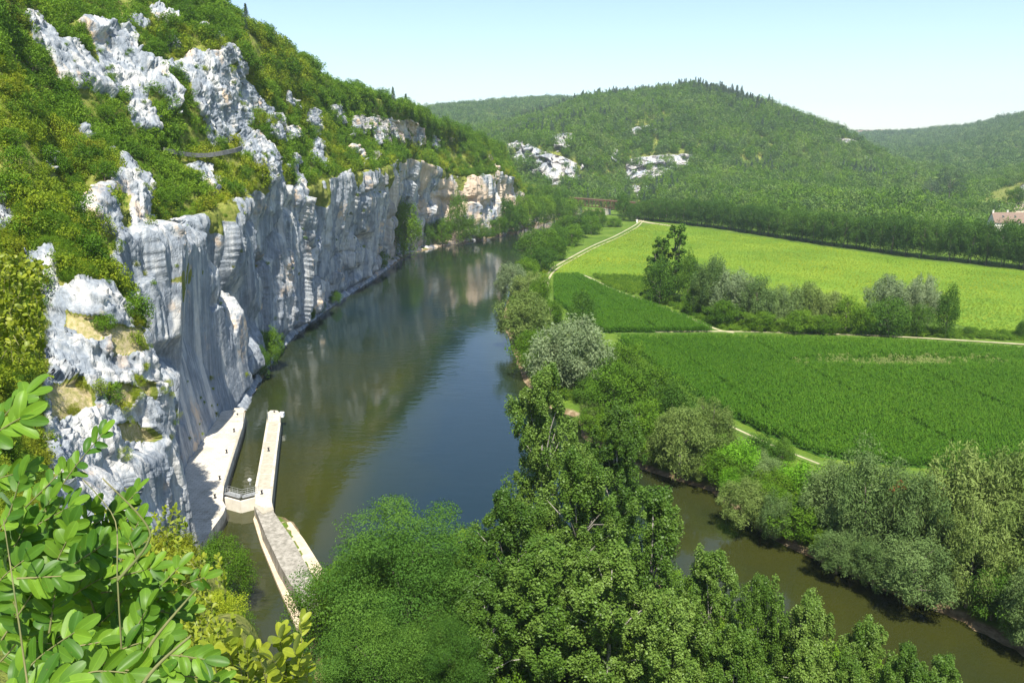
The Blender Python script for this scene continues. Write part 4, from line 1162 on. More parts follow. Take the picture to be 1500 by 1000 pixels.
# clump in the fields
g = 'trees of the clump between the fields'
for kd, px, pb, pt, w, lab in [
    ('field_poplar', 987, 437, 332, 56, 'tallest poplar at the left end of the clump in the fields'),
    ('field_poplar', 962, 438, 350, 42, 'second poplar at the left end of the field clump'),
    ('bank_dark', 966, 446, 380, 46, 'dark tree under the two field poplars'),
    ('bank_dark', 1006, 446, 370, 34, 'dark tree just right of the tallest field poplar'),
    ('bank_willow', 1038, 462, 383, 58, 'first grey willow of the field clump'),
    ('bank_silver', 1072, 472, 398, 56, 'wide grey willow in the left half of the field clump'),
    ('bank_willow', 1105, 476, 410, 56, 'grey willow in the middle of the field clump'),
    ('bank_willow', 1146, 478, 422, 52, 'low grey willow right of the middle of the field clump'),
    ('bank_broad', 1060, 478, 440, 44, 'green bush at the foot of the grey field willows'),
    ('bank_olive', 1182, 480, 416, 50, 'thin brownish-green tree in the middle of the field clump'),
    ('bank_olive', 1216, 483, 428, 46, 'olive tree right of the thin one in the field clump'),
    ('bank_broad', 1238, 487, 436, 50, 'green tree in the gap before the silver pair'),
    ('bank_silver', 1298, 478, 406, 58, 'silver willow at the left of the silver pair'),
    ('bank_silver', 1346, 480, 406, 48, 'silver willow at the right of the silver pair'),
    ('bank_dark', 1300, 492, 438, 66, 'dark round tree in front of the silver pair'),
    ('bank_broad', 1262, 490, 450, 40, 'small green tree left of the dark round one'),
    ('bank_dark', 1342, 492, 446, 40, 'dark bushy tree right of the round one in the field clump'),
    ('bank_dark', 1384, 494, 420, 34, 'slim dark tree at the right end of the field clump'),
    ('bank_broad', 1172, 488, 455, 50, 'low green tree at the foot of the thin olive tree'),
    ('bank_broad', 1112, 484, 456, 44, 'low green bush in front of the middle grey willow'),
    ('bank_broad', 1205, 490, 462, 40, 'low green bush in front of the olive field tree'),
    ('bank_broad', 1016, 460, 424, 34, 'green bush below the dark tree of the field clump'),
    ('bank_dark', 1418, 492, 478, 16, 'small round bush just right of the field clump'),
    ('bank_dark', 1496, 495, 470, 18, 'small dark bush at the right edge by the farm track')]:
    T(kd, px, pb, pt, w, lab, z=3.0, group=g)
# weeds between track and clump
def poly_points(poly, n, rng, z):
    p = np.array(poly); lo, hi = p.min(0), p.max(0); q = lo + rng.random((n * 4, 2)) * (hi - lo)
    q = q[in_poly(q[:, 0], q[:, 1], poly)][:n]; return np.c_[q, np.full(len(q), z)]
rng = np.random.default_rng(31)
weed = [tuple(G(x, y, 3)[:2]) for x, y in [(868,404),(940,406),(950,420),(1000,444),(1060,466),(1200,478),(1380,484),(1500,488),(1500,500),(1300,492),(1100,487),(1062,484),(1000,458),(930,433),(890,420)]]
P = poly_points(weed, 2600, rng, 2.95)
scatter('field_weeds', P, .3 + .35 * rng.random(len(P)), rng.integers(0, 2, len(P)), [SCRUB[2], SCRUB[3]], 'bright rough weeds between the farm track and the clump of trees', 'weeds')
# undergrowth on both banks
bankp = np.array([G(x, y, 2)[:2] for x, y in RB_px[2:]])
Lb = np.r_[0, np.cumsum(np.hypot(*np.diff(bankp, axis=0).T))]; q = rng.random(2600) * Lb[-1]
bxp = np.interp(q, Lb, bankp[:, 0]); byp = np.interp(q, Lb, bankp[:, 1]); off = 1.5 + 13 * rng.random(2600)
P = np.c_[bxp + off, byp + off * .5, np.full(2600, 1.6)]
ok = ~in_poly(P[:, 0], P[:, 1], riv) & ~in_poly(P[:, 0], P[:, 1], C1) & ~in_poly(P[:, 0], P[:, 1], C2) & ~in_poly(P[:, 0], P[:, 1], YF) & (seg_dist(P[:, 0], P[:, 1], rl) > 2.2)
sp = G(845, 615)[:2]; ok &= np.hypot(P[:, 0] - sp[0], P[:, 1] - sp[1]) > 7
P = P[ok]; scatter('bank_undergrowth', P, .5 + .6 * rng.random(len(P)), rng.integers(0, 3, len(P)), [SCRUB[2], SCRUB[3], SCRUB[0]], 'low green undergrowth beneath the riverside trees', 'undergrowth')
nearp = [(-26, 98), (-12, 105), (5, 107), (20, 98), (32, 83), (46, 67), (40, 40), (-22, 40), (-20, 78)]
P = poly_points(nearp, 900, rng, 2.4); scatter('near_bank_undergrowth', P, .6 + .6 * rng.random(len(P)), rng.integers(0, 2, len(P)), [SCRUB[2], SCRUB[3]], 'shaded undergrowth beneath the foreground poplars', 'undergrowth')

rngi = np.random.default_rng(55); ninf = 0
bankp0 = np.array([G(x, y, 2)[:2] for x, y in RB_px[9:]]); Lb0 = np.r_[0, np.cumsum(np.hypot(*np.diff(bankp0, axis=0).T))]
for s_ in np.arange(4, Lb0[-1], 4.2):
    bx_, by_ = np.interp(s_, Lb0, bankp0[:, 0]), np.interp(s_, Lb0, bankp0[:, 1])
    for off_ in (4.5, 12.5, 19):
        o_ = off_ + rngi.uniform(-2.5, 2.5); x_, y_ = bx_ + o_ * .62 + rngi.uniform(-1, 1), by_ + o_ * .78
        if in_poly(np.array([x_]), np.array([y_]), C2)[0] or in_poly(np.array([x_]), np.array([y_]), riv)[0] or math.hypot(x_ - sp[0], y_ - sp[1]) < 8: continue
        px_, py_, t_ = PX((x_, y_, 2)); 
        if px_ > 1600: continue
        k_ = ['bank_broad', 'bank_olive', 'bank_dark', 'bank_willow', 'bank_broad'][rngi.integers(0, 5)]; h_ = rngi.uniform(4.0, 7.0) * (1 if off_ < 15 else .6)
        nm = {'bank_broad': 'fresh green', 'bank_olive': 'yellowish', 'bank_dark': 'dark green', 'bank_willow': 'grey-green'}[k_]
        place_tree(k_, x_, y_, 1.4, h_, h_ * rngi.uniform(1.0, 1.35), nm + ' thicket tree filling the belt between the brown water and the maize', 'tree', nm + ' thicket trees of the right bank')
# maize plants
def maize_mesh(seed):
    rng = np.random.default_rng(seed); V = []; Fc = []; 
    for s_ in range(3):
        ox, oy = rng.normal(size=2) * .25
        for b in range(7):
            a = rng.random() * 6.28; z0 = .5 + .2 * b; l = .65; dx, dy = math.cos(a), math.sin(a); w_ = .06
            k = len(V); V += [(ox - dy * w_, oy + dx * w_, z0), (ox + dy * w_, oy - dx * w_, z0),
                              (ox + dx * l * .6 + dy * w_, oy + dy * l * .6 - dx * w_, z0 + .38), (ox + dx * l * .6 - dy * w_, oy + dy * l * .6 + dx * w_, z0 + .38)]
            V += [(ox + dx * l + dy * .02, oy + dy * l - dx * .02, z0 + .2), (ox + dx * l - dy * .02, oy + dy * l + dx * .02, z0 + .2)]
            Fc += [(k, k + 1, k + 2, k + 3), (k + 3, k + 2, k + 4, k + 5)]
    me = mesh_np('maize', np.array(V), np.array(Fc), False, [M['corn']])
    at = me.attributes.new('tint', 'FLOAT', 'FACE'); at.data.foreach_set('value', rng.random(len(Fc)).astype(np.float32)); return me
MZ = [maize_mesh(i) for i in range(4)]
MZY = maize_mesh(5); MZY.materials.clear(); MZY.materials.append(M['tan'])
def rows(poly, ang, dr, ds, rng, z):
    p = np.array(poly); c = p.mean(0); R = np.hypot(*(p - c).T).max() + 5
    a, b = np.meshgrid(np.arange(-R, R, dr), np.arange(-R, R, ds), indexing='ij')
    a = a + rng.normal(size=a.shape) * .06; b = b + rng.random(b.shape) * ds
    x = c[0] + a * math.cos(ang) - b * math.sin(ang); y = c[1] + a * math.sin(ang) + b * math.cos(ang)
    x, y = x.ravel(), y.ravel(); m = in_poly(x, y, poly); P = np.c_[x[m], y[m], np.full(m.sum(), z)]
    P = P[onscreen(P, 160)]; ac = (P[:, 0] - c[0]) * math.cos(ang) + (P[:, 1] - c[1]) * math.sin(ang)
    return P[(np.mod(ac, 27) > 1.1) | (rng.random(len(P)) < .25)]
P = np.concatenate([rows(C2, math.radians(10), .95, .8, rng, ZF), rows(C1, math.radians(10), .95, .9, rng, ZF)])
s = 1 + .22 * fbm(P * .05, 3) + .1 * rng.random(len(P))
bare = np.hypot((P[:, 0] - G(1320, 535, 3)[0]) / 26, (P[:, 1] - G(1320, 535, 3)[1]) / 4.5)
s = s * np.clip(.6 + bare * .3 + .2 * fbm(P * .3, 2), .5, 1)
print('MAIZE', len(P))
e_ = G(1500, 397, 3) - G(1000, 332, 3)
CP = rows(YF, math.atan2(-e_[0], e_[1]), 2.2, 1.0, rng, ZF - .1)
scatter('flowering_crop', CP, (.15 + .14 * rng.random(len(CP)) ** 2) * (1 + .3 * fbm(CP * .04, 3)), rng.integers(0, 2, len(CP)), CROP, 'low yellow-green flowering crop of the large far field', 'crop')
scatter('maize_crop', P, s, np.where(rng.random(len(P)) > bare * .8 + .35 * fbm(P * .25, 2), 4, rng.integers(0, 4, len(P))), MZ + [MZY], 'deep green maize standing in the near field and the wedge beyond it', 'crop')

# single trees on the left hillside
g1 = 'oaks along the skyline of the left hillside'; g2 = 'small trees among the scrub of the left hillside'
sx = [285, 300, 330, 350, 385, 425, 460, 502, 545, 590, 640, 690, 715, 738]; sy = [0, 15, 22, 25, 50, 74, 98, 128, 145, 158, 182, 200, 214, 226]
flat = HB.reshape(-1, 3); fx, fy, ft = PX(flat); frk = Hrk.reshape(-1)
vv = np.repeat(vs[None, :], HB.shape[0], 0).ravel()
selm = (vv > 4.6) & (vv < 6.3) & (fx > 240) & (fx < 760) & (frk < .4)
cand = np.where(selm)[0]; rng = np.random.default_rng(9)
cw = (ft[cand] ** 1.0); chosen = []
for k in rng.permutation(cand)[:60000]:
    if len(chosen) > 135: break
    p = flat[k]
    if all(np.hypot(*(p[:2] - q[:2])) > 4.2 + .014 * ft[k] for q in chosen):
        chosen.append(p)
        h = rng.uniform(5, 8) * np.clip(.75 + ft[k] / 900, .8, 1.3)
        kd = 'hill_oak' if rng.random() < .93 else 'hill_conifer'
        place_tree(kd, p[0], p[1], p[2] - .4, h, h * rng.uniform(.85, 1.1) * (.5 if kd == 'hill_conifer' else 1),
                   'green oak in the woods along the skyline of the left hillside' if kd == 'hill_oak' else 'dark pointed conifer among the skyline oaks of the left hillside',
                   group=g1 if kd == 'hill_oak' else 'conifers among the skyline oaks')
cand = np.where((vv > 1.15) & (vv < 4.7) & (frk < .3) & (ft > 100) & (fx > -20) & (fx < 750) & (fy > -20))[0]; ch2 = []
for k in rng.permutation(cand)[:60000]:
    if len(ch2) > 150: break
    p = flat[k]
    if all(np.hypot(*(p[:2] - q[:2])) > 4.8 for q in ch2):
        ch2.append(p); h = rng.uniform(2.6, 4.8)
        place_tree('hill_oak' if rng.random() < .6 else 'hill_shrub', p[0], p[1], p[2] - .3, h, h * rng.uniform(.95, 1.3),
                   'small rounded tree standing among the scrub between the cliff top and the skyline woods', group=g2, name='small_tree')

# bushes rooted on the big near outcrop
for px, py, kd, h, lab in [(162, 588, 'hill_shrub', 2.6, 'dark green bush growing on the middle of the large near outcrop'), (148, 575, 'gold_shrub', 1.8, 'olive bush touching the dark one on the large near outcrop'),
                           (200, 505, 'gold_shrub', 2.0, 'yellow-green bush on the upper right edge of the near outcrop'), (190, 462, 'hill_shrub', 2.0, 'green bush at the top edge of the near outcrop beside the fluted wall'),
                           (182, 600, 'gold_shrub', 1.4, 'small bush at the right of the dark one on the near outcrop'), (212, 540, 'gold_shrub', 1.1, 'small tuft bush at the brink of the near outcrop')]:
    m_ = np.where((ft > 60) & (ft < 128))[0]; k = m_[np.argmin(np.hypot(fx[m_] - px, fy[m_] - py) + ft[m_] * .05)]; p = flat[k]
    place_tree(kd, p[0], p[1], p[2] - .2, h, h * 1.35, lab, 'bush', 'bushes rooted on the near outcrop')
# pines by the farm
for px, py, pt, w, kd, lab in [(1388, 306, 248, 40, 'house_pine', 'dark spreading pine with a bare trunk beside the farm yard'),
                               (1362, 300, 262, 30, 'house_pine', 'dark pine left of the one beside the farm yard'),
                               (1487, 303, 274, 26, 'bank_broad', 'bright rounded tree in front of the upper farmhouse')]:
    p = on_hill('right_slope', px, py); t = PX(p)[2]
    place_tree(kd, p[0], p[1], p[2], top_z(p[1], pt) - p[2], w / F * t, lab, group='trees around the farm')

# ------------------------------------------------------------------ the lock
def gp(px, py, z): p = G(px, py, z); return (float(p[0]), float(p[1]))
def inset(pts, d):
    n = len(pts); cx = sum(p[0] for p in pts) / n; cy = sum(p[1] for p in pts) / n
    return [(p[0] + (cx - p[0]) / math.hypot(cx - p[0], cy - p[1]) * d, p[1] + (cy - p[1]) / math.hypot(cx - p[0], cy - p[1]) * d) for p in pts]
ZQ = 2.6
# left quay
q = empty('lock_quay', (*gp(320, 690, 0), 0)); tag(q, 'pale concrete quay between the foot of the cliff and the lock chamber', 'quay')
def child(mb, name, mat, par, smooth=False):
    o = mb.build(name, mat, None, smooth); o.parent = par
    o.matrix_parent_inverse.identity(); o.location = [-c for c in par.location]
    if par.rotation_euler.z: raise ValueError
    return o
quay_px = [(345,599),(357,600),(359,606),(355,626),(328,712),(326,733),(331,741),(327,752),(300,790),(272,812),(238,790),(236,740),(250,700),(285,650),(320,603)]
mb = MB(); mb.prism([gp(x, y, ZQ) for x, y in quay_px], -2.2, ZQ); child(mb, 'wall', M['concrete'], q)
mb = MB(); mb.prism([gp(x, y, ZQ + .35) for x, y in [(343,597),(356,597),(358,602),(356,616),(341,616)]], ZQ - .3, ZQ + .35, .12); child(mb, 'bullnose', M['concrete'], q)
cop = [(354,628),(328,711),(325.5,711),(351,628)]
mb = MB(); mb.prism([gp(x, y, ZQ) for x, y in cop], ZQ - .05, ZQ + .06); child(mb, 'coping', M['concrete_dark'], q)
mb = MB()
for a, b in (((352, 640), (349, 652)), ((343, 668), (340, 680))):
    mb.tube([(*gp(*a, ZQ), ZQ + .02), (*gp(*a, ZQ), -.3)], .04, 5)
child(mb, 'ladder', M['black'], q)
# island wall
w_ = empty('lock_wall', (*gp(395, 670, 0), 0)); tag(w_, 'long narrow concrete wall in the river with panelled top and rounded end', 'lock wall')
top = [(392,607),(397,604),(406,604),(411,607),(411,614),(398,734),(401,746),(385,752),(372,741),(374,715)]
mb = MB(); mb.prism([gp(x, y, ZQ) for x, y in top], -2.2, ZQ); child(mb, 'wall', M['concrete_dark'], w_)
edge = lambda a, b, wpx: None
mb = MB()
def strip(mb, a, b, w, z0, z1):
    a = np.array(gp(*a, z1)); b = np.array(gp(*b, z1)); d = (b - a) / np.linalg.norm(b - a); n = np.array([-d[1], d[0]]) * w / 2
    mb.prism([tuple(a + n), tuple(b + n), tuple(b - n), tuple(a - n)], z0, z1)
strip(mb, (392.5, 619), (375.5, 712), .45, ZQ - .1, ZQ + .05); strip(mb, (409.5, 619), (397.5, 712), .45, ZQ - .1, ZQ + .05)
for y in (632, 647, 663, 679, 694):
    f = (y - 619) / 93.; strip(mb, (394.5 - 17 * f, y), (408 - 12 * f, y), .22, ZQ - .1, ZQ + .03)
child(mb, 'coping', M['concrete'], w_)
mb = MB(); mb.prism([gp(x, y, ZQ + .4) for x, y in [(391,604),(396,600.5),(406,600.5),(411,604),(410,615),(391.5,615)]], ZQ - .2, ZQ + .4, .15); child(mb, 'bullnose', M['concrete'], w_)
mb = MB(); mb.prism([gp(x, y, ZQ) for x, y in [(374.5,716),(397,716),(398,732),(399,742),(388,744),(374,738)]], ZQ - .1, ZQ + .045); child(mb, 'platform', M['concrete'], w_)
mb = MB()
c = gp(413, 607.5, ZQ); mb.box((*c, ZQ + .1), (.9, 1.0, 1.0)); child(mb, 'marker_box', M['white'], w_)
# head railing
def railing(name, a, b, z, par, n=4, h=1.0, mat='steel', rails=(1.0, .66, .33), r=.03):
    mb = MB(); a = np.array(a, float); b = np.array(b, float)
    for i in range(n):
        p = a + (b - a) * i / (n - 1); mb.tube([(p[0], p[1], z), (p[0], p[1], z + h)], r, 6)
    for f in rails: mb.tube([(a[0], a[1], z + h * f), (b[0], b[1], z + h * f)], r * .8, 6)
    return child(mb, name, M[mat], par)
railing('railing', gp(391.8, 606, ZQ + .4), gp(391.8, 615, ZQ + .4), ZQ + .3, w_)
# stained tail wall
tw = empty('tail_wall', (*gp(430, 820, 0), 0)); tag(tw, 'stained masonry wall running from the lock gate to the leafy bank', 'wall')
mb = MB(); a = [gp(x, y, ZQ) for x, y in [(373,742),(400,747),(428,788),(449,826),(466,860),(500,905),(474,930),(446,888),(412,830),(389,782)]]
n = len(a); lowp = [gp(x, y, -1) for x, y in [(372,758),(402,760),(432,799),(453,837),(470,872),(506,920),(462,950),(436,904),(403,846),(381,795)]]
sg = sum(a[i][0] * a[(i + 1) % n][1] - a[(i + 1) % n][0] * a[i][1] for i in range(n))
if sg < 0: a = a[::-1]; lowp = lowp[::-1]
mb.add([(*p, -1) for p in lowp] + [(*p, ZQ - .1) for p in a], [tuple(range(n, 2 * n))] + [(i, (i + 1) % n, n + (i + 1) % n, n + i) for i in range(n)])
child(mb, 'wall', M['masonry'], tw)
mb = MB(); mb.prism([gp(x, y, .5) for x, y in [(374,752),(388,778),(412,828),(444,900),(441,922),(434,918),(405,852),(382,796),(371,760)]], -2, .5, .0); child(mb, 'footing', M['sandstone'], tw)
mb = MB(); mb.prism([gp(x, y, .7) for x, y in [(402,764),(426,764),(446,790),(486,854),(472,868),(430,800)]], -2, .7, .05); child(mb, 'ledge', M['sandstone'], tw)
# gate with footbridge
gt = empty('lock_gate', (*gp(352, 730, 0), 0)); tag(gt, 'mitred grey lock gate closed across the chamber with a footbridge on top', 'lock gate')
gl, ga, gr = gp(330, 727, 2.2), gp(352, 733, 2.2), gp(376, 727, 2.2)
def leaf(a, b, z0, z1, th, mat, nm):
    mb = MB(); a = np.array(a); b = np.array(b); d = (b - a) / np.linalg.norm(b - a); n = np.array([-d[1], d[0]]) * th / 2
    mb.prism([tuple(a + n), tuple(b + n), tuple(b - n), tuple(a - n)], z0, z1)
    return child(mb, nm, mat, gt)
for a, b in ((gl, ga), (gr, ga)):
    leaf(a, b, -1.5, 2.15, .35, M['plaster'], 'gate_leaf')
off = np.array([0, .75])
for a, b in ((gl, ga), (gr, ga)):
    a2, b2 = np.array(a) + off, np.array(b) + off
    leaf(a2, b2, 2.5, 2.62, 1.15, M['steel'], 'walkway')
    mb = MB(); aa, bb = a2 - [0, .62], b2 - [0, .62]
    mb.tube([(*aa, 2.38), (*bb, 2.38)], .11, 5); child(mb, 'beam', M['black'], gt)
    for o_ in (.5, -.5):
        railing('railing', a2 + [0, o_], b2 + [0, o_], 2.6, gt, 4, 1.05)
mb = MB(); p = gp(366, 707, 3.3); mb.tube([(*p, 2.6), (*p, 3.6)], .05, 6)
mb.tube([(p[0], p[1], 3.55), (p[0], p[1], 3.7), (p[0], p[1], 4.0), (p[0], p[1], 4.15)], [.12, .32, .32, .1], 10); child(mb, 'white_float', M['white'], gt, True)
def bollard(px, py, lab):
    x, y = gp(px, py, ZQ + .05); mb = MB(); mb.tube([(0, 0, 0), (0, 0, .06), (0, 0, .08), (0, 0, .5), (0, 0, .55), (0, 0, .68), (0, 0, .72)], [.24, .24, .14, .13, .2, .2, .1], 10)
    o = mb.build('bollard', M['black'], None, True, (x, y, ZQ + .04)); tag(o, lab, 'bollard', 'black mooring bollards of the lock')
bollard(348, 609.5, 'black bollard on the rounded far end of the quay'); bollard(343, 632, 'second black bollard from the far end of the quay')
bollard(332, 663, 'black bollard in the middle of the pale quay'); bollard(322, 702, 'black bollard on the quay just before the footbridge')
bollard(315, 729, 'black bollard on the quay nearest the camera'); bollard(402, 606, 'black bollard on the rounded end of the wall in the river')
bollard(393.5, 660, 'black bollard halfway along the wall in the river'); bollard(383.6, 723, 'black bollard on the river wall beside the footbridge')
# information board by the cliff
s = empty('notice_board', (*gp(258, 724, ZQ), ZQ)); tag(s, 'white notice board with blue lines standing in the shade at the cliff foot', 'sign')
mb = MB(); mb.box((0, 0, 2.0), (1.5, .08, 1.5), -.5); mb.build('panel', M['white'], s)
mb = MB(); [mb.tube([(k * math.cos(-.5), k * math.sin(-.5), 0), (k * math.cos(-.5), k * math.sin(-.5), 2.7)], .05, 6) for k in (-.6, .6)]; mb.build('post', M['steel'], s)
mb = MB()
for i in range(4): mb.box((-.045 * math.sin(.5) * 1.2, -.05, 2.5 - .32 * i), (1.1 - .2 * (i % 2), .03, .1), -.5)
mb.build('lettering', M['bluetext'], s)

M['darkstone'] = simple('grey_stone', (.09, .09, .085), (.2, .2, .19), 1.5)
# ------------------------------------------------------------------ stone wall of the cliff road
rw = np.array([W(x, y, t) for x, y, t in [(240,216,184),(262,221,189),(285,224,194),(305,224,197),(325,221,200),(345,217,205),(353,214,209)]])
mb = MB(); hh = -.05
for a, b in zip(rw[:-1], rw[1:]):
    d = (b - a)[:2] / np.linalg.norm((b - a)[:2]); n = np.array([-d[1], d[0]]) * .22
    v = []
    for p in (a, b):
        for sgn in (1, -1):
            for z in (-1.1, hh): v.append((p[0] + n[0] * sgn, p[1] + n[1] * sgn, p[2] + z))
    mb.add(v, [(0, 1, 5, 4), (2, 6, 7, 3), (1, 3, 7, 5), (0, 4, 6, 2), (0, 2, 3, 1), (4, 5, 7, 6)])
o = mb.build('parapet_wall', M['darkstone']); tag(o, 'low grey stone wall along the road under the great crag', 'wall')

# ------------------------------------------------------------------ railway bridge
A3, B3 = W(846, 291, 705), W(948, 299.5, 640); A3[2] = B3[2] = 15.2
d = (B3 - A3)[:2]; Lb_ = np.linalg.norm(d); d /= Lb_; nrm2 = np.array([-d[1], d[0]])
br = empty('railway_bridge', (A3[0], A3[1], 0), math.atan2(d[1], d[0])); tag(br, 'rusty iron truss bridge on pale stone piers half hidden in the trees', 'bridge')
mb = MB(); mb.box((Lb_ / 2, 0, 15.2), (Lb_ + 20, 4.6, .5)); mb.build('deck', M['rust'], br)
for sgn in (-1, 1):
    mb = MB(); y = sgn * 2.2
    mb.box((Lb_ / 2, y, 14.7), (Lb_ + 20, .35, .5)); mb.box((Lb_ / 2, y, 8.8), (Lb_ + 20, .35, .4))
    k = -10.
    i = 0
    while k < Lb_ + 10:
        mb.box((k, y, 11.75), (.3, .3, 5.6)); a, b = ((k, y, 9.), (k + 4.5, y, 14.5)) if i % 2 else ((k, y, 14.5), (k + 4.5, y, 9.))
        mb.tube([a, b], .14, 4); k += 4.5; i += 1
    mb.build('truss', M['rust'], br)
for kx in (Lb_ * .02, Lb_ * .45, Lb_ * .9):
    mb = MB(); mb.prism([(kx - 1.5, -3.4), (kx + 1.5, -3.4), (kx + 1.5, 3.4), (kx - 1.5, 3.4)], -2, 8.0, .35); mb.box((kx, 0, 8.25), (3.2, 7, .5)); mb.build('pier', M['concrete'], br)
railing_mb = MB()
k = -10.
while k < Lb_ + 10: railing_mb.tube([(k, -2.25, 15.4), (k, -2.25, 16.5)], .05, 4); k += 3
railing_mb.tube([(-10, -2.25, 16.5), (Lb_ + 10, -2.25, 16.5)], .06, 4); railing_mb.build('railing', M['rust'], br)
# small white post where the track starts
x, y = gp(933, 326, 3); mb = MB(); mb.box((0, 0, 1.1), (.9, .25, 2.2)); mb.box((0, 0, 2.32), (1.1, .35, .25))
o = mb.build('gate_post', M['white'], None, False, (x, y, 3)); tag(o, 'small white post where the dirt track leaves the trees', 'post')

# ------------------------------------------------------------------ farm houses
def house(loc, rz, L, Wd, eave, ridge, label, wins=(), skylights=0, chims=(), doorx=None):
    h = empty('farmhouse', loc, rz); tag(h, label, 'house')
    mb = MB(); hl, hw = L / 2, Wd / 2
    v = [(-hl, -hw, -3), (hl, -hw, -3), (hl, hw, -3), (-hl, hw, -3), (-hl, -hw, eave), (hl, -hw, eave), (hl, hw, eave), (-hl, hw, eave), (-hl, 0, ridge), (hl, 0, ridge)]
    mb.add(v, [(0, 1, 5, 4), (1, 2, 6, 9, 5), (2, 3, 7, 6), (3, 0, 4, 8, 7)]); mb.build('wall', M['plaster'], h)
    mb = MB(); o_ = .45; sl = (ridge - eave) / hw; e = eave - o_ * sl
    for s in (-1, 1):
        a = [(-hl - .3, s * (hw + o_), e + .1), (hl + .3, s * (hw + o_), e + .1), (hl + .3, 0, ridge + .12), (-hl - .3, 0, ridge + .12)]
        b = [(p[0], p[1], p[2] + .22) for p in a]
        if s > 0: a, b = a[::-1], b[::-1]
        mb.add(a + b, [(3, 2, 1, 0), (4, 5, 6, 7), (0, 1, 5, 4), (1, 2, 6, 5), (2, 3, 7, 6), (3, 0, 4, 7)])
    r = mb.build('roof', M['tile'], h)
    for x, y in chims:
        m2 = MB(); m2.box((x, y, ridge + .5), (.9, .7, 1.8)); m2.box((x, y, ridge + 1.5), (1.1, .9, .2)); c = m2.build('chimney', M['plaster'], r)
    for i in range(skylights):
        x = -hl + L * (i + .8) / (skylights + .8); yy = -hw * .45; zz = ridge + .33 - sl * hw * .45
        m2 = MB(); m2.add([(x - .45, yy - .5, zz - .5 * sl + .06), (x + .45, yy - .5, zz - .5 * sl + .06), (x + .45, yy + .5, zz + .5 * sl + .06), (x - .45, yy + .5, zz + .5 * sl + .06),
                           (x - .45, yy - .5, zz - .5 * sl - .1), (x + .45, yy - .5, zz - .5 * sl - .1), (x + .45, yy + .5, zz + .5 * sl - .1), (x - .45, yy + .5, zz + .5 * sl - .1)],
                          [(0, 1, 2, 3), (0, 4, 5, 1), (1, 5, 6, 2), (2, 6, 7, 3), (3, 7, 4, 0)]); m2.build('skylight', M['glass'], r)
    for x, z in wins:
        m2 = MB(); m2.box((x, -hw - .01, z), (1.2, .16, 1.6)); f = m2.build('window', M['shutter'], h)
        m2 = MB(); m2.box((x, -hw - .07, z), (.9, .08, 1.3)); m2.build('pane', M['glass'], f)
    return h
p = W(1484, 333, 470)
house((p[0], p[1], 8.5), -.10, 26, 9, top_z(p[1] - 5, 326) - 8.5, top_z(p[1], 312) - 8.5, 'long white farmhouse with a red-brown tiled roof and two skylights', [(-9, 2.2), (-3, 2.2), (4, 2.2), (9, 2.2)], 3, [(-4, 1.0), (-12.6, 0)])
p = on_hill('right_slope', 1497, 292); tz = top_z(p[1], 268)
house((p[0] + 6, p[1], p[2]), .35, 15, 9, tz - p[2] - 3, tz - p[2], 'upper farmhouse with a light pink tiled roof at the right edge', [(-5, 2), (0, 2), (4, 2)], 0, [(3, .5)])
p = W(1346, 322, 520); gz0 = on_hill('right_slope', 1346, 330)[2]
house((p[0], p[1], p[2] - 6), .75, 10, 6, 4.2, 6.6, 'small barn with a brown roof sunk among the trees', [], 0, [])
P5 = [(1260, 193, 3050), (1272, 192.5, 3080), (1288, 192, 3060), (1302, 192, 3040)]
labs = ['pale barn furthest left in the hamlet on the far plateau', 'second house of the hamlet on the far plateau', 'third house of the hamlet on the far plateau', 'rightmost house of the hamlet on the far plateau']
for (a, b, c), lab in zip(P5, labs):
    p = W(a, b, c); house((p[0], p[1], p[2] - 6), .3, 28, 12, 7, 11, lab)

# ------------------------------------------------------------------ shrubs right in front of the camera
def leafmat(name, c1, c2, back, trans=.3, rough=.42):
    a = NT(name); at = a.n('Attribute', attribute_name='tint'); tc = a.n('TexCoord')
    uvm = a.n('Attribute', attribute_name='rib')
    c = a.ramp(at.outputs['Fac'], [(0, c1), (1, c2)])
    rib = a.ramp(uvm.outputs['Fac'], [(0.0, (1.5, 1.45, 1.5)), (.07, (1, 1, 1))])
    c = a.mix(1, c, rib, 'MULTIPLY')
    spots = a.ramp(a.noise(tc.outputs['Object'], 190, 2), [(.70, (0, 0, 0)), (.76, (.8, .8, .8))]); c = a.mix(spots, c, (.16, .11, .03))
    c = a.mix(.6, c, a.ramp(a.noise(tc.outputs['Object'], 45, 4), [(.3, (.8, .8, .8)), (.7, (1.15, 1.15, 1.15))]), 'MULTIPLY')
    geo = a.n('NewGeometry'); c = a.mix(geo.outputs['Backfacing'], c, back)
    p = a.pbsdf(c, rough, .2); tr = a.n('BsdfTranslucent'); c2_ = a.mix(1, c, (1.3, 1.35, .4), 'MULTIPLY'); a.l(c2_, tr.inputs['Color'])
    mx = a.n('MixShader'); mx.inputs[0].default_value = trans; a.l(p, mx.inputs[1]); a.l(tr.outputs[0], mx.inputs[2])
    return a.done(mx.outputs[0])
M['fgleaf'] = leafmat('blue_green_leaf', (.045, .12, .012), (.15, .27, .022), (.14, .22, .09))
M['fgbox'] = leafmat('yellow_green_leaf', (.10, .17, .015), (.30, .33, .03), (.2, .24, .06), .35)
M['twig'] = bark('green_twig', (.10, .12, .04), (.22, .2, .09))

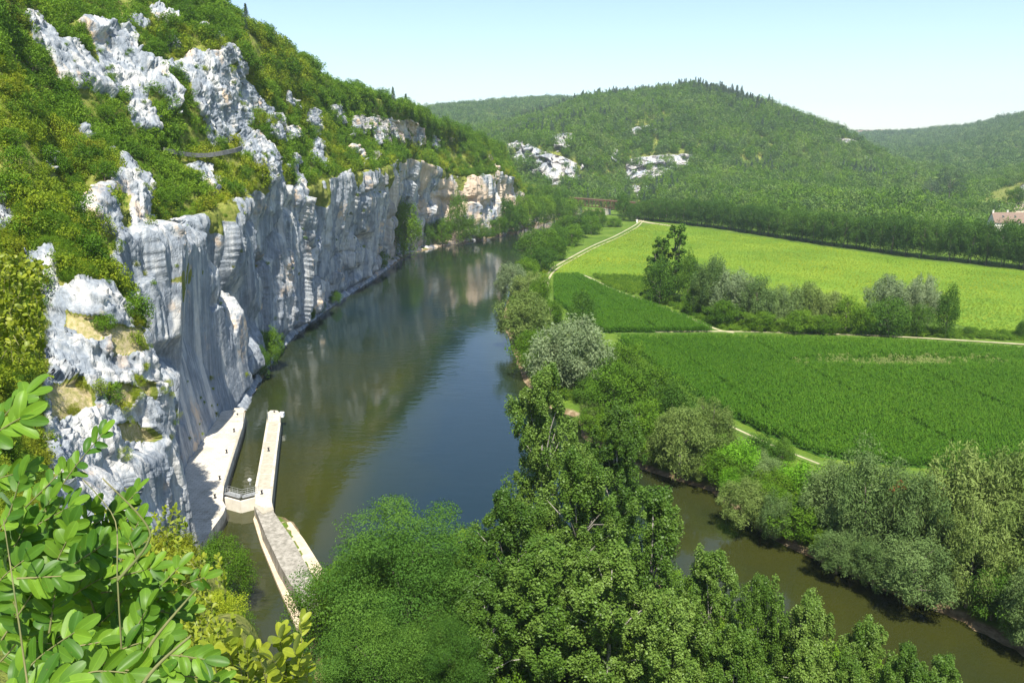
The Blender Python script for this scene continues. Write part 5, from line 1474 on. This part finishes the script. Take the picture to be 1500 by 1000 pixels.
class Leaves:
    def __init__(s): s.V = []; s.F = []; s.t = []; s.r = []
    def leaf(s, base, d, nrm, L, Wd, tint, fold=.25, droop=.15):
        """oval leaf, 2 halves x 6 segments, folded on the midrib and slightly curved"""
        d = d / np.linalg.norm(d); nrm = nrm - d * np.dot(nrm, d); nrm /= np.linalg.norm(nrm) + 1e-9; b = np.cross(d, nrm)
        k = len(s.V); n = 8
        for i in range(n + 1):
            f = i / n; f = .5 - .5 * math.cos(math.pi * f); w = Wd / 2 * math.sqrt(max(0, 1 - (2 * f - 1) ** 2)) ** .85 * (.92 + .2 * f) if 0 < i < n else Wd * .03
            c = base + d * L * f - nrm * droop * L * (f - .3) ** 2
            for q, sgn in ((w, -1), (w * .5, -1), (0, 0), (w * .5, 1), (w, 1)):
                s.V.append(c + b * q * sgn + nrm * q * fold * (1 if q else 0)); s.r.append(abs(q) / (Wd / 2 + 1e-9))
        for i in range(n):
            for j in range(4):
                a = k + i * 5 + j; s.F.append((a, a + 1, a + 6, a + 5)); s.t.append(tint)
    def build(s, name, mat, par):
        me = mesh_np(name, np.array(s.V), np.array(s.F), True, [mat])
        a = me.attributes.new('tint', 'FLOAT', 'FACE'); a.data.foreach_set('value', np.array(s.t, np.float32))
        a = me.attributes.new('rib', 'FLOAT', 'POINT'); a.data.foreach_set('value', np.array(s.r, np.float32))
        o = link(name, me, par); o.location = [-c for c in par.location]; return o
RGT = np.array([1, 0, 0]); UPC = np.array([0, ST, CT]); TOC = np.array([0, -CT, ST])   # towards the photographer
SUNV = np.array([sd.x, sd.y, sd.z])
def spray(lv, tw, pts, n, L, Wd, rng, pairs=True, r0=.0022, spread=1.0, endleaf=True, face=.5):
    """compound leaf: a rachis through pts (photo px, px, depth) with n leaflet pairs"""
    P = np.array([W(*p) for p in pts]); us_ = np.linspace(0, len(P) - 1, 24); C = catmull(P, us_)
    tw.tube(C, [r0 * (1 - .6 * i / 23) for i in range(24)], 6)
    base_n = TOC * face + SUNV * .8 + rng.normal(size=3) * .25
    for i in range(n):
        f = (i + .9) / (n + .3); k = f * 23; i0 = int(min(k, 22)); c = C[i0] + (C[i0 + 1] - C[i0]) * (k - i0)
        t = C[min(i0 + 1, 23)] - C[max(i0 - 1, 0)]; t /= np.linalg.norm(t)
        nn = base_n - t * np.dot(base_n, t); nn /= np.linalg.norm(nn); side = np.cross(t, nn)
        for sg in (-1, 1):
            dd = side * sg * spread + t * (.55 + .35 * f) + rng.normal(size=3) * .16 - np.array([0, 0, .12])
            ln = nn + side * sg * -.35 + rng.normal(size=3) * .38
            lv.leaf(c, dd, ln, L * (.8 + .35 * rng.random()) * (1 - .15 * abs(f - .5)), Wd * (.85 + .25 * rng.random()), rng.random() ** 1.3, .12 + .35 * rng.random(), rng.uniform(-.2, .5))
    if endleaf:
        t = C[-1] - C[-3]; lv.leaf(C[-1], t, base_n + rng.normal(size=3) * .2, L * 1.05, Wd, rng.random())
rng = np.random.default_rng(4)
fs = empty('leafy_shrub', W(150, 1150, 1.5)); tag(fs, 'large shrub with oval blue-green leaflets filling the lower left corner', 'shrub')
lv = Leaves(); tw = MB()
# main stems
for path, r in [([(178,1150,1.45),(180,1000,1.4),(172,850,1.38),(168,760,1.5),(120,700,1.52)], .002), ([(60,1150,1.2),(40,1000,1.2),(20,860,1.22),(5,760,1.4)], .002),
                ([(178,1010,1.4),(230,930,1.42),(290,860,1.45)], .004), ([(172,850,1.38),(220,780,1.42),(150,700,1.4)], .003), ([(150,1150,1.1),(210,1000,1.1),(280,930,1.15)], .004)]:
    P = catmull(np.array([W(*p) for p in path]), np.linspace(0, len(path) - 1, 20)); tw.tube(P, [r * (1 - .6 * i / 19) for i in range(20)], 7)
SP = [ # rachis, pairs, leaf size factor
 ([(-20,640,1.2),(10,605,1.2),(40,575,1.22)], 2, 1.2), ([(-40,660,1.0),(0,630,1.0),(30,612,1.0)], 2, 1.1),
 ([(20,760,1.5),(60,720,1.5),(95,685,1.52)], 4, 1.0), ([(60,760,1.5),(105,690,1.5),(150,635,1.5)], 5, 1.0),
 ([(0,860,1.4),(40,790,1.4),(75,730,1.4)], 5, 1.0), ([(60,870,1.45),(100,800,1.45),(135,745,1.45)], 5, 1.0),
 ([(110,860,1.5),(150,780,1.5),(200,720,1.5)], 5, 1.0), ([(150,830,1.5),(170,770,1.5),(185,735,1.5)], 4, .95),
 ([(0,940,1.3),(40,880,1.3),(70,830,1.3)], 5, 1.1), ([(50,930,1.35),(95,880,1.35),(150,845,1.35)], 5, 1.1),
 ([(-20,800,1.2),(10,760,1.2),(30,700,1.2)], 4, 1.1), ([(170,930,1.4),(215,880,1.42),(262,830,1.45)], 5, 1.0),
 ([(200,930,1.45),(240,870,1.45),(300,845,1.45)], 4, 1.0), ([(180,990,1.2),(240,960,1.2),(300,965,1.2)], 5, 1.1),
 ([(120,1000,1.2),(180,950,1.2),(235,935,1.22)], 4, 1.15), ([(10,1010,1.1),(60,960,1.1),(110,925,1.1)], 4, 1.2),
 ([(-10,980,1.3),(30,930,1.3),(20,880,1.3)], 4, 1.1), ([(80,1030,1.1),(130,985,1.1),(190,985,1.1)], 4, 1.2),
 ([(40,860,1.5),(70,810,1.5),(120,780,1.5)], 5, 1.0), ([(140,900,1.4),(120,850,1.4),(90,810,1.4)], 5, 1.0),
 ([(170,880,1.4),(200,830,1.4),(190,790,1.4)], 4, 1.0), ([(-30,720,1.3),(0,700,1.3),(40,690,1.3)], 4, 1.0),
 ([(210,1010,1.3),(270,990,1.3),(325,1000,1.3)], 4, 1.0), ([(0,1040,1.0),(40,1010,1.0),(90,1000,1.0)], 4, 1.2),
 ([(20,900,1.5),(50,850,1.5),(60,800,1.5)], 5, 1.0), ([(100,960,1.4),(140,920,1.4),(180,880,1.4)], 5, 1.0), ([(-20,900,1.2),(0,850,1.2),(35,820,1.2)], 4, 1.1)]
for pts, n, f in SP: spray(lv, tw, [(a_, b_, c_ * 1.22) for a_, b_, c_ in pts], n + 3, .040 * f, .018 * f, rng)
# fill between the sprays
for _ in range(70):
    x, y = rng.uniform(-20, 190), rng.uniform(650, 1010)
    if y < 730 + x * .4: continue
    t = rng.uniform(1.45, 1.9); a = rng.uniform(-.2, 1.6); l = 65
    spray(lv, tw, [(x, y, t), (x + l * math.cos(a) * .5, y - l * math.sin(a) * .5, t), (x + l * math.cos(a), y - l * math.sin(a), t)], 6, .042, .0205, rng)
for _ in range(70):
    x, y = rng.uniform(-20, 230), rng.uniform(800, 1020)
    if y < 800 + x * .4: continue
    t = rng.uniform(1.8, 2.3); a = rng.uniform(-.4, 2.2); l = 60
    spray(lv, tw, [(x, y, t), (x + l * math.cos(a) * .5, y - l * math.sin(a) * .5, t), (x + l * math.cos(a), y - l * math.sin(a), t)], 6, .05, .024, rng)
lv.build('foliage', M['fgleaf'], fs); o = tw.build('twigs', M['twig'], fs, True); o['kind'] = 'stuff'; o.location = [-c for c in fs.location]

def small_leaf_bush(name, label, stems, L, Wd, mat, rng, group=None, nl=26, tubr=.004):
    """upright twigs set all round with small leaves; stems: (base px,py,t, tip px,py,t)"""
    b0 = stems[0]; root = empty('box_bush', W(*b0[:3])); tag(root, label, 'bush', group)
    lv = Leaves(); tw = MB()
    for sx_, sy_, st_, ex, ey, et in stems:
        a, b = W(sx_, sy_, st_), W(ex, ey, et); m = (a + b) / 2 + rng.normal(size=3) * np.linalg.norm(b - a) * .07
        C = catmull(np.array([a, m, b]), np.linspace(0, 2, 12)); tw.tube(C, [tubr * (1 - .07 * i) for i in range(12)], 5)
        for i in range(nl):
            f = .15 + .85 * i / nl; k = f * 11; i0 = min(int(k), 10); c = C[i0] + (C[i0 + 1] - C[i0]) * (k - i0)
            t = C[i0 + 1] - C[i0]; t /= np.linalg.norm(t); r = rng.normal(size=3); r -= t * np.dot(r, t); r /= np.linalg.norm(r)
            nn = np.array([0, 0, .8]) + TOC * .3 + rng.normal(size=3) * .45
            lv.leaf(c, r + t * .8, nn, L * rng.uniform(.7, 1.2), Wd * rng.uniform(.8, 1.2), float(np.clip(rng.random() * .6 + f * .4, 0, 1)), .15, .1)
    lv.build('foliage', mat, root); o = tw.build('twigs', M['twig'], root, True); o['kind'] = 'stuff'; o.location = [-c for c in root.location]
rng = np.random.default_rng(8)
small_leaf_bush('a', 'yellow-green box bush tips at the bottom edge below the lock channel',
    [(330 + 12 * i + rng.uniform(-8, 8), 1040, 3.2, 300 + 14 * i + rng.uniform(-10, 10), rng.uniform(925, 985) - (25 if 8 < i < 11 else 0), 3.1 + rng.uniform(-.3, .4)) for i in range(11)] +
    [(430, 1040, 3.2, 440, 905, 3.2), (420, 1040, 3.2, 408, 925, 3.1), (360, 1040, 3, 345, 930, 3.1)], .058, .030, M['fgbox'], rng, nl=24)
def bush_cloud(x0, x1, y0, y1, t0, t1, n, ln, slope=0):
    r = []
    for _ in range(n):
        x = rng.uniform(x0, x1); y = rng.uniform(y0, y1) + slope * (x - x0); t = rng.uniform(t0, t1); a = rng.normal(0, .45)
        r.append((x - math.sin(a) * ln, y + math.cos(a) * ln, t, x, y, t + rng.normal() * .15))
    return r
small_leaf_bush('b', 'dense yellow-green box bush behind the oval leaves at the lower left', bush_cloud(175, 330, 800, 985, 7, 8.6, 150, 40), .05, .028, M['fgbox'], rng, nl=22)
small_leaf_bush('c', 'box bush climbing in front of the near cliff foot', bush_cloud(120, 262, 740, 860, 9, 11, 90, 40), .06, .032, M['fgbox'], rng, nl=20)
small_leaf_bush('d', 'box bush at the bottom edge between the oval leaves and the channel', bush_cloud(250, 345, 900, 1010, 5.4, 6.4, 90, 45), .046, .026, M['fgbox'], rng, nl=22)
small_leaf_bush('e', 'light green leafy bush at the left edge above the oval leaves', bush_cloud(-40, 60, 370, 500, 13, 16, 170, 32), .095, .06, M['fgbox'], rng, nl=20, tubr=.008)

# ------------------------------------------------------------------ air
a = NT('air'); a.t.nodes.remove(a.out); a.out = a.n('OutputMaterial')
pv = a.n('VolumePrincipled'); pv.inputs['Density'].default_value = .0001; pv.inputs['Color'].default_value = (.80, .90, 1.0, 1); pv.inputs['Anisotropy'].default_value = .2
a.l(pv.outputs[0], a.out.inputs['Volume'])
mb = MB(); mb.box((0, 2300, 185), (11000, 7000, 420)); o = mb.build('haze', a.m); tag(o, 'thin bluish summer haze', 'haze', None, 'stuff')
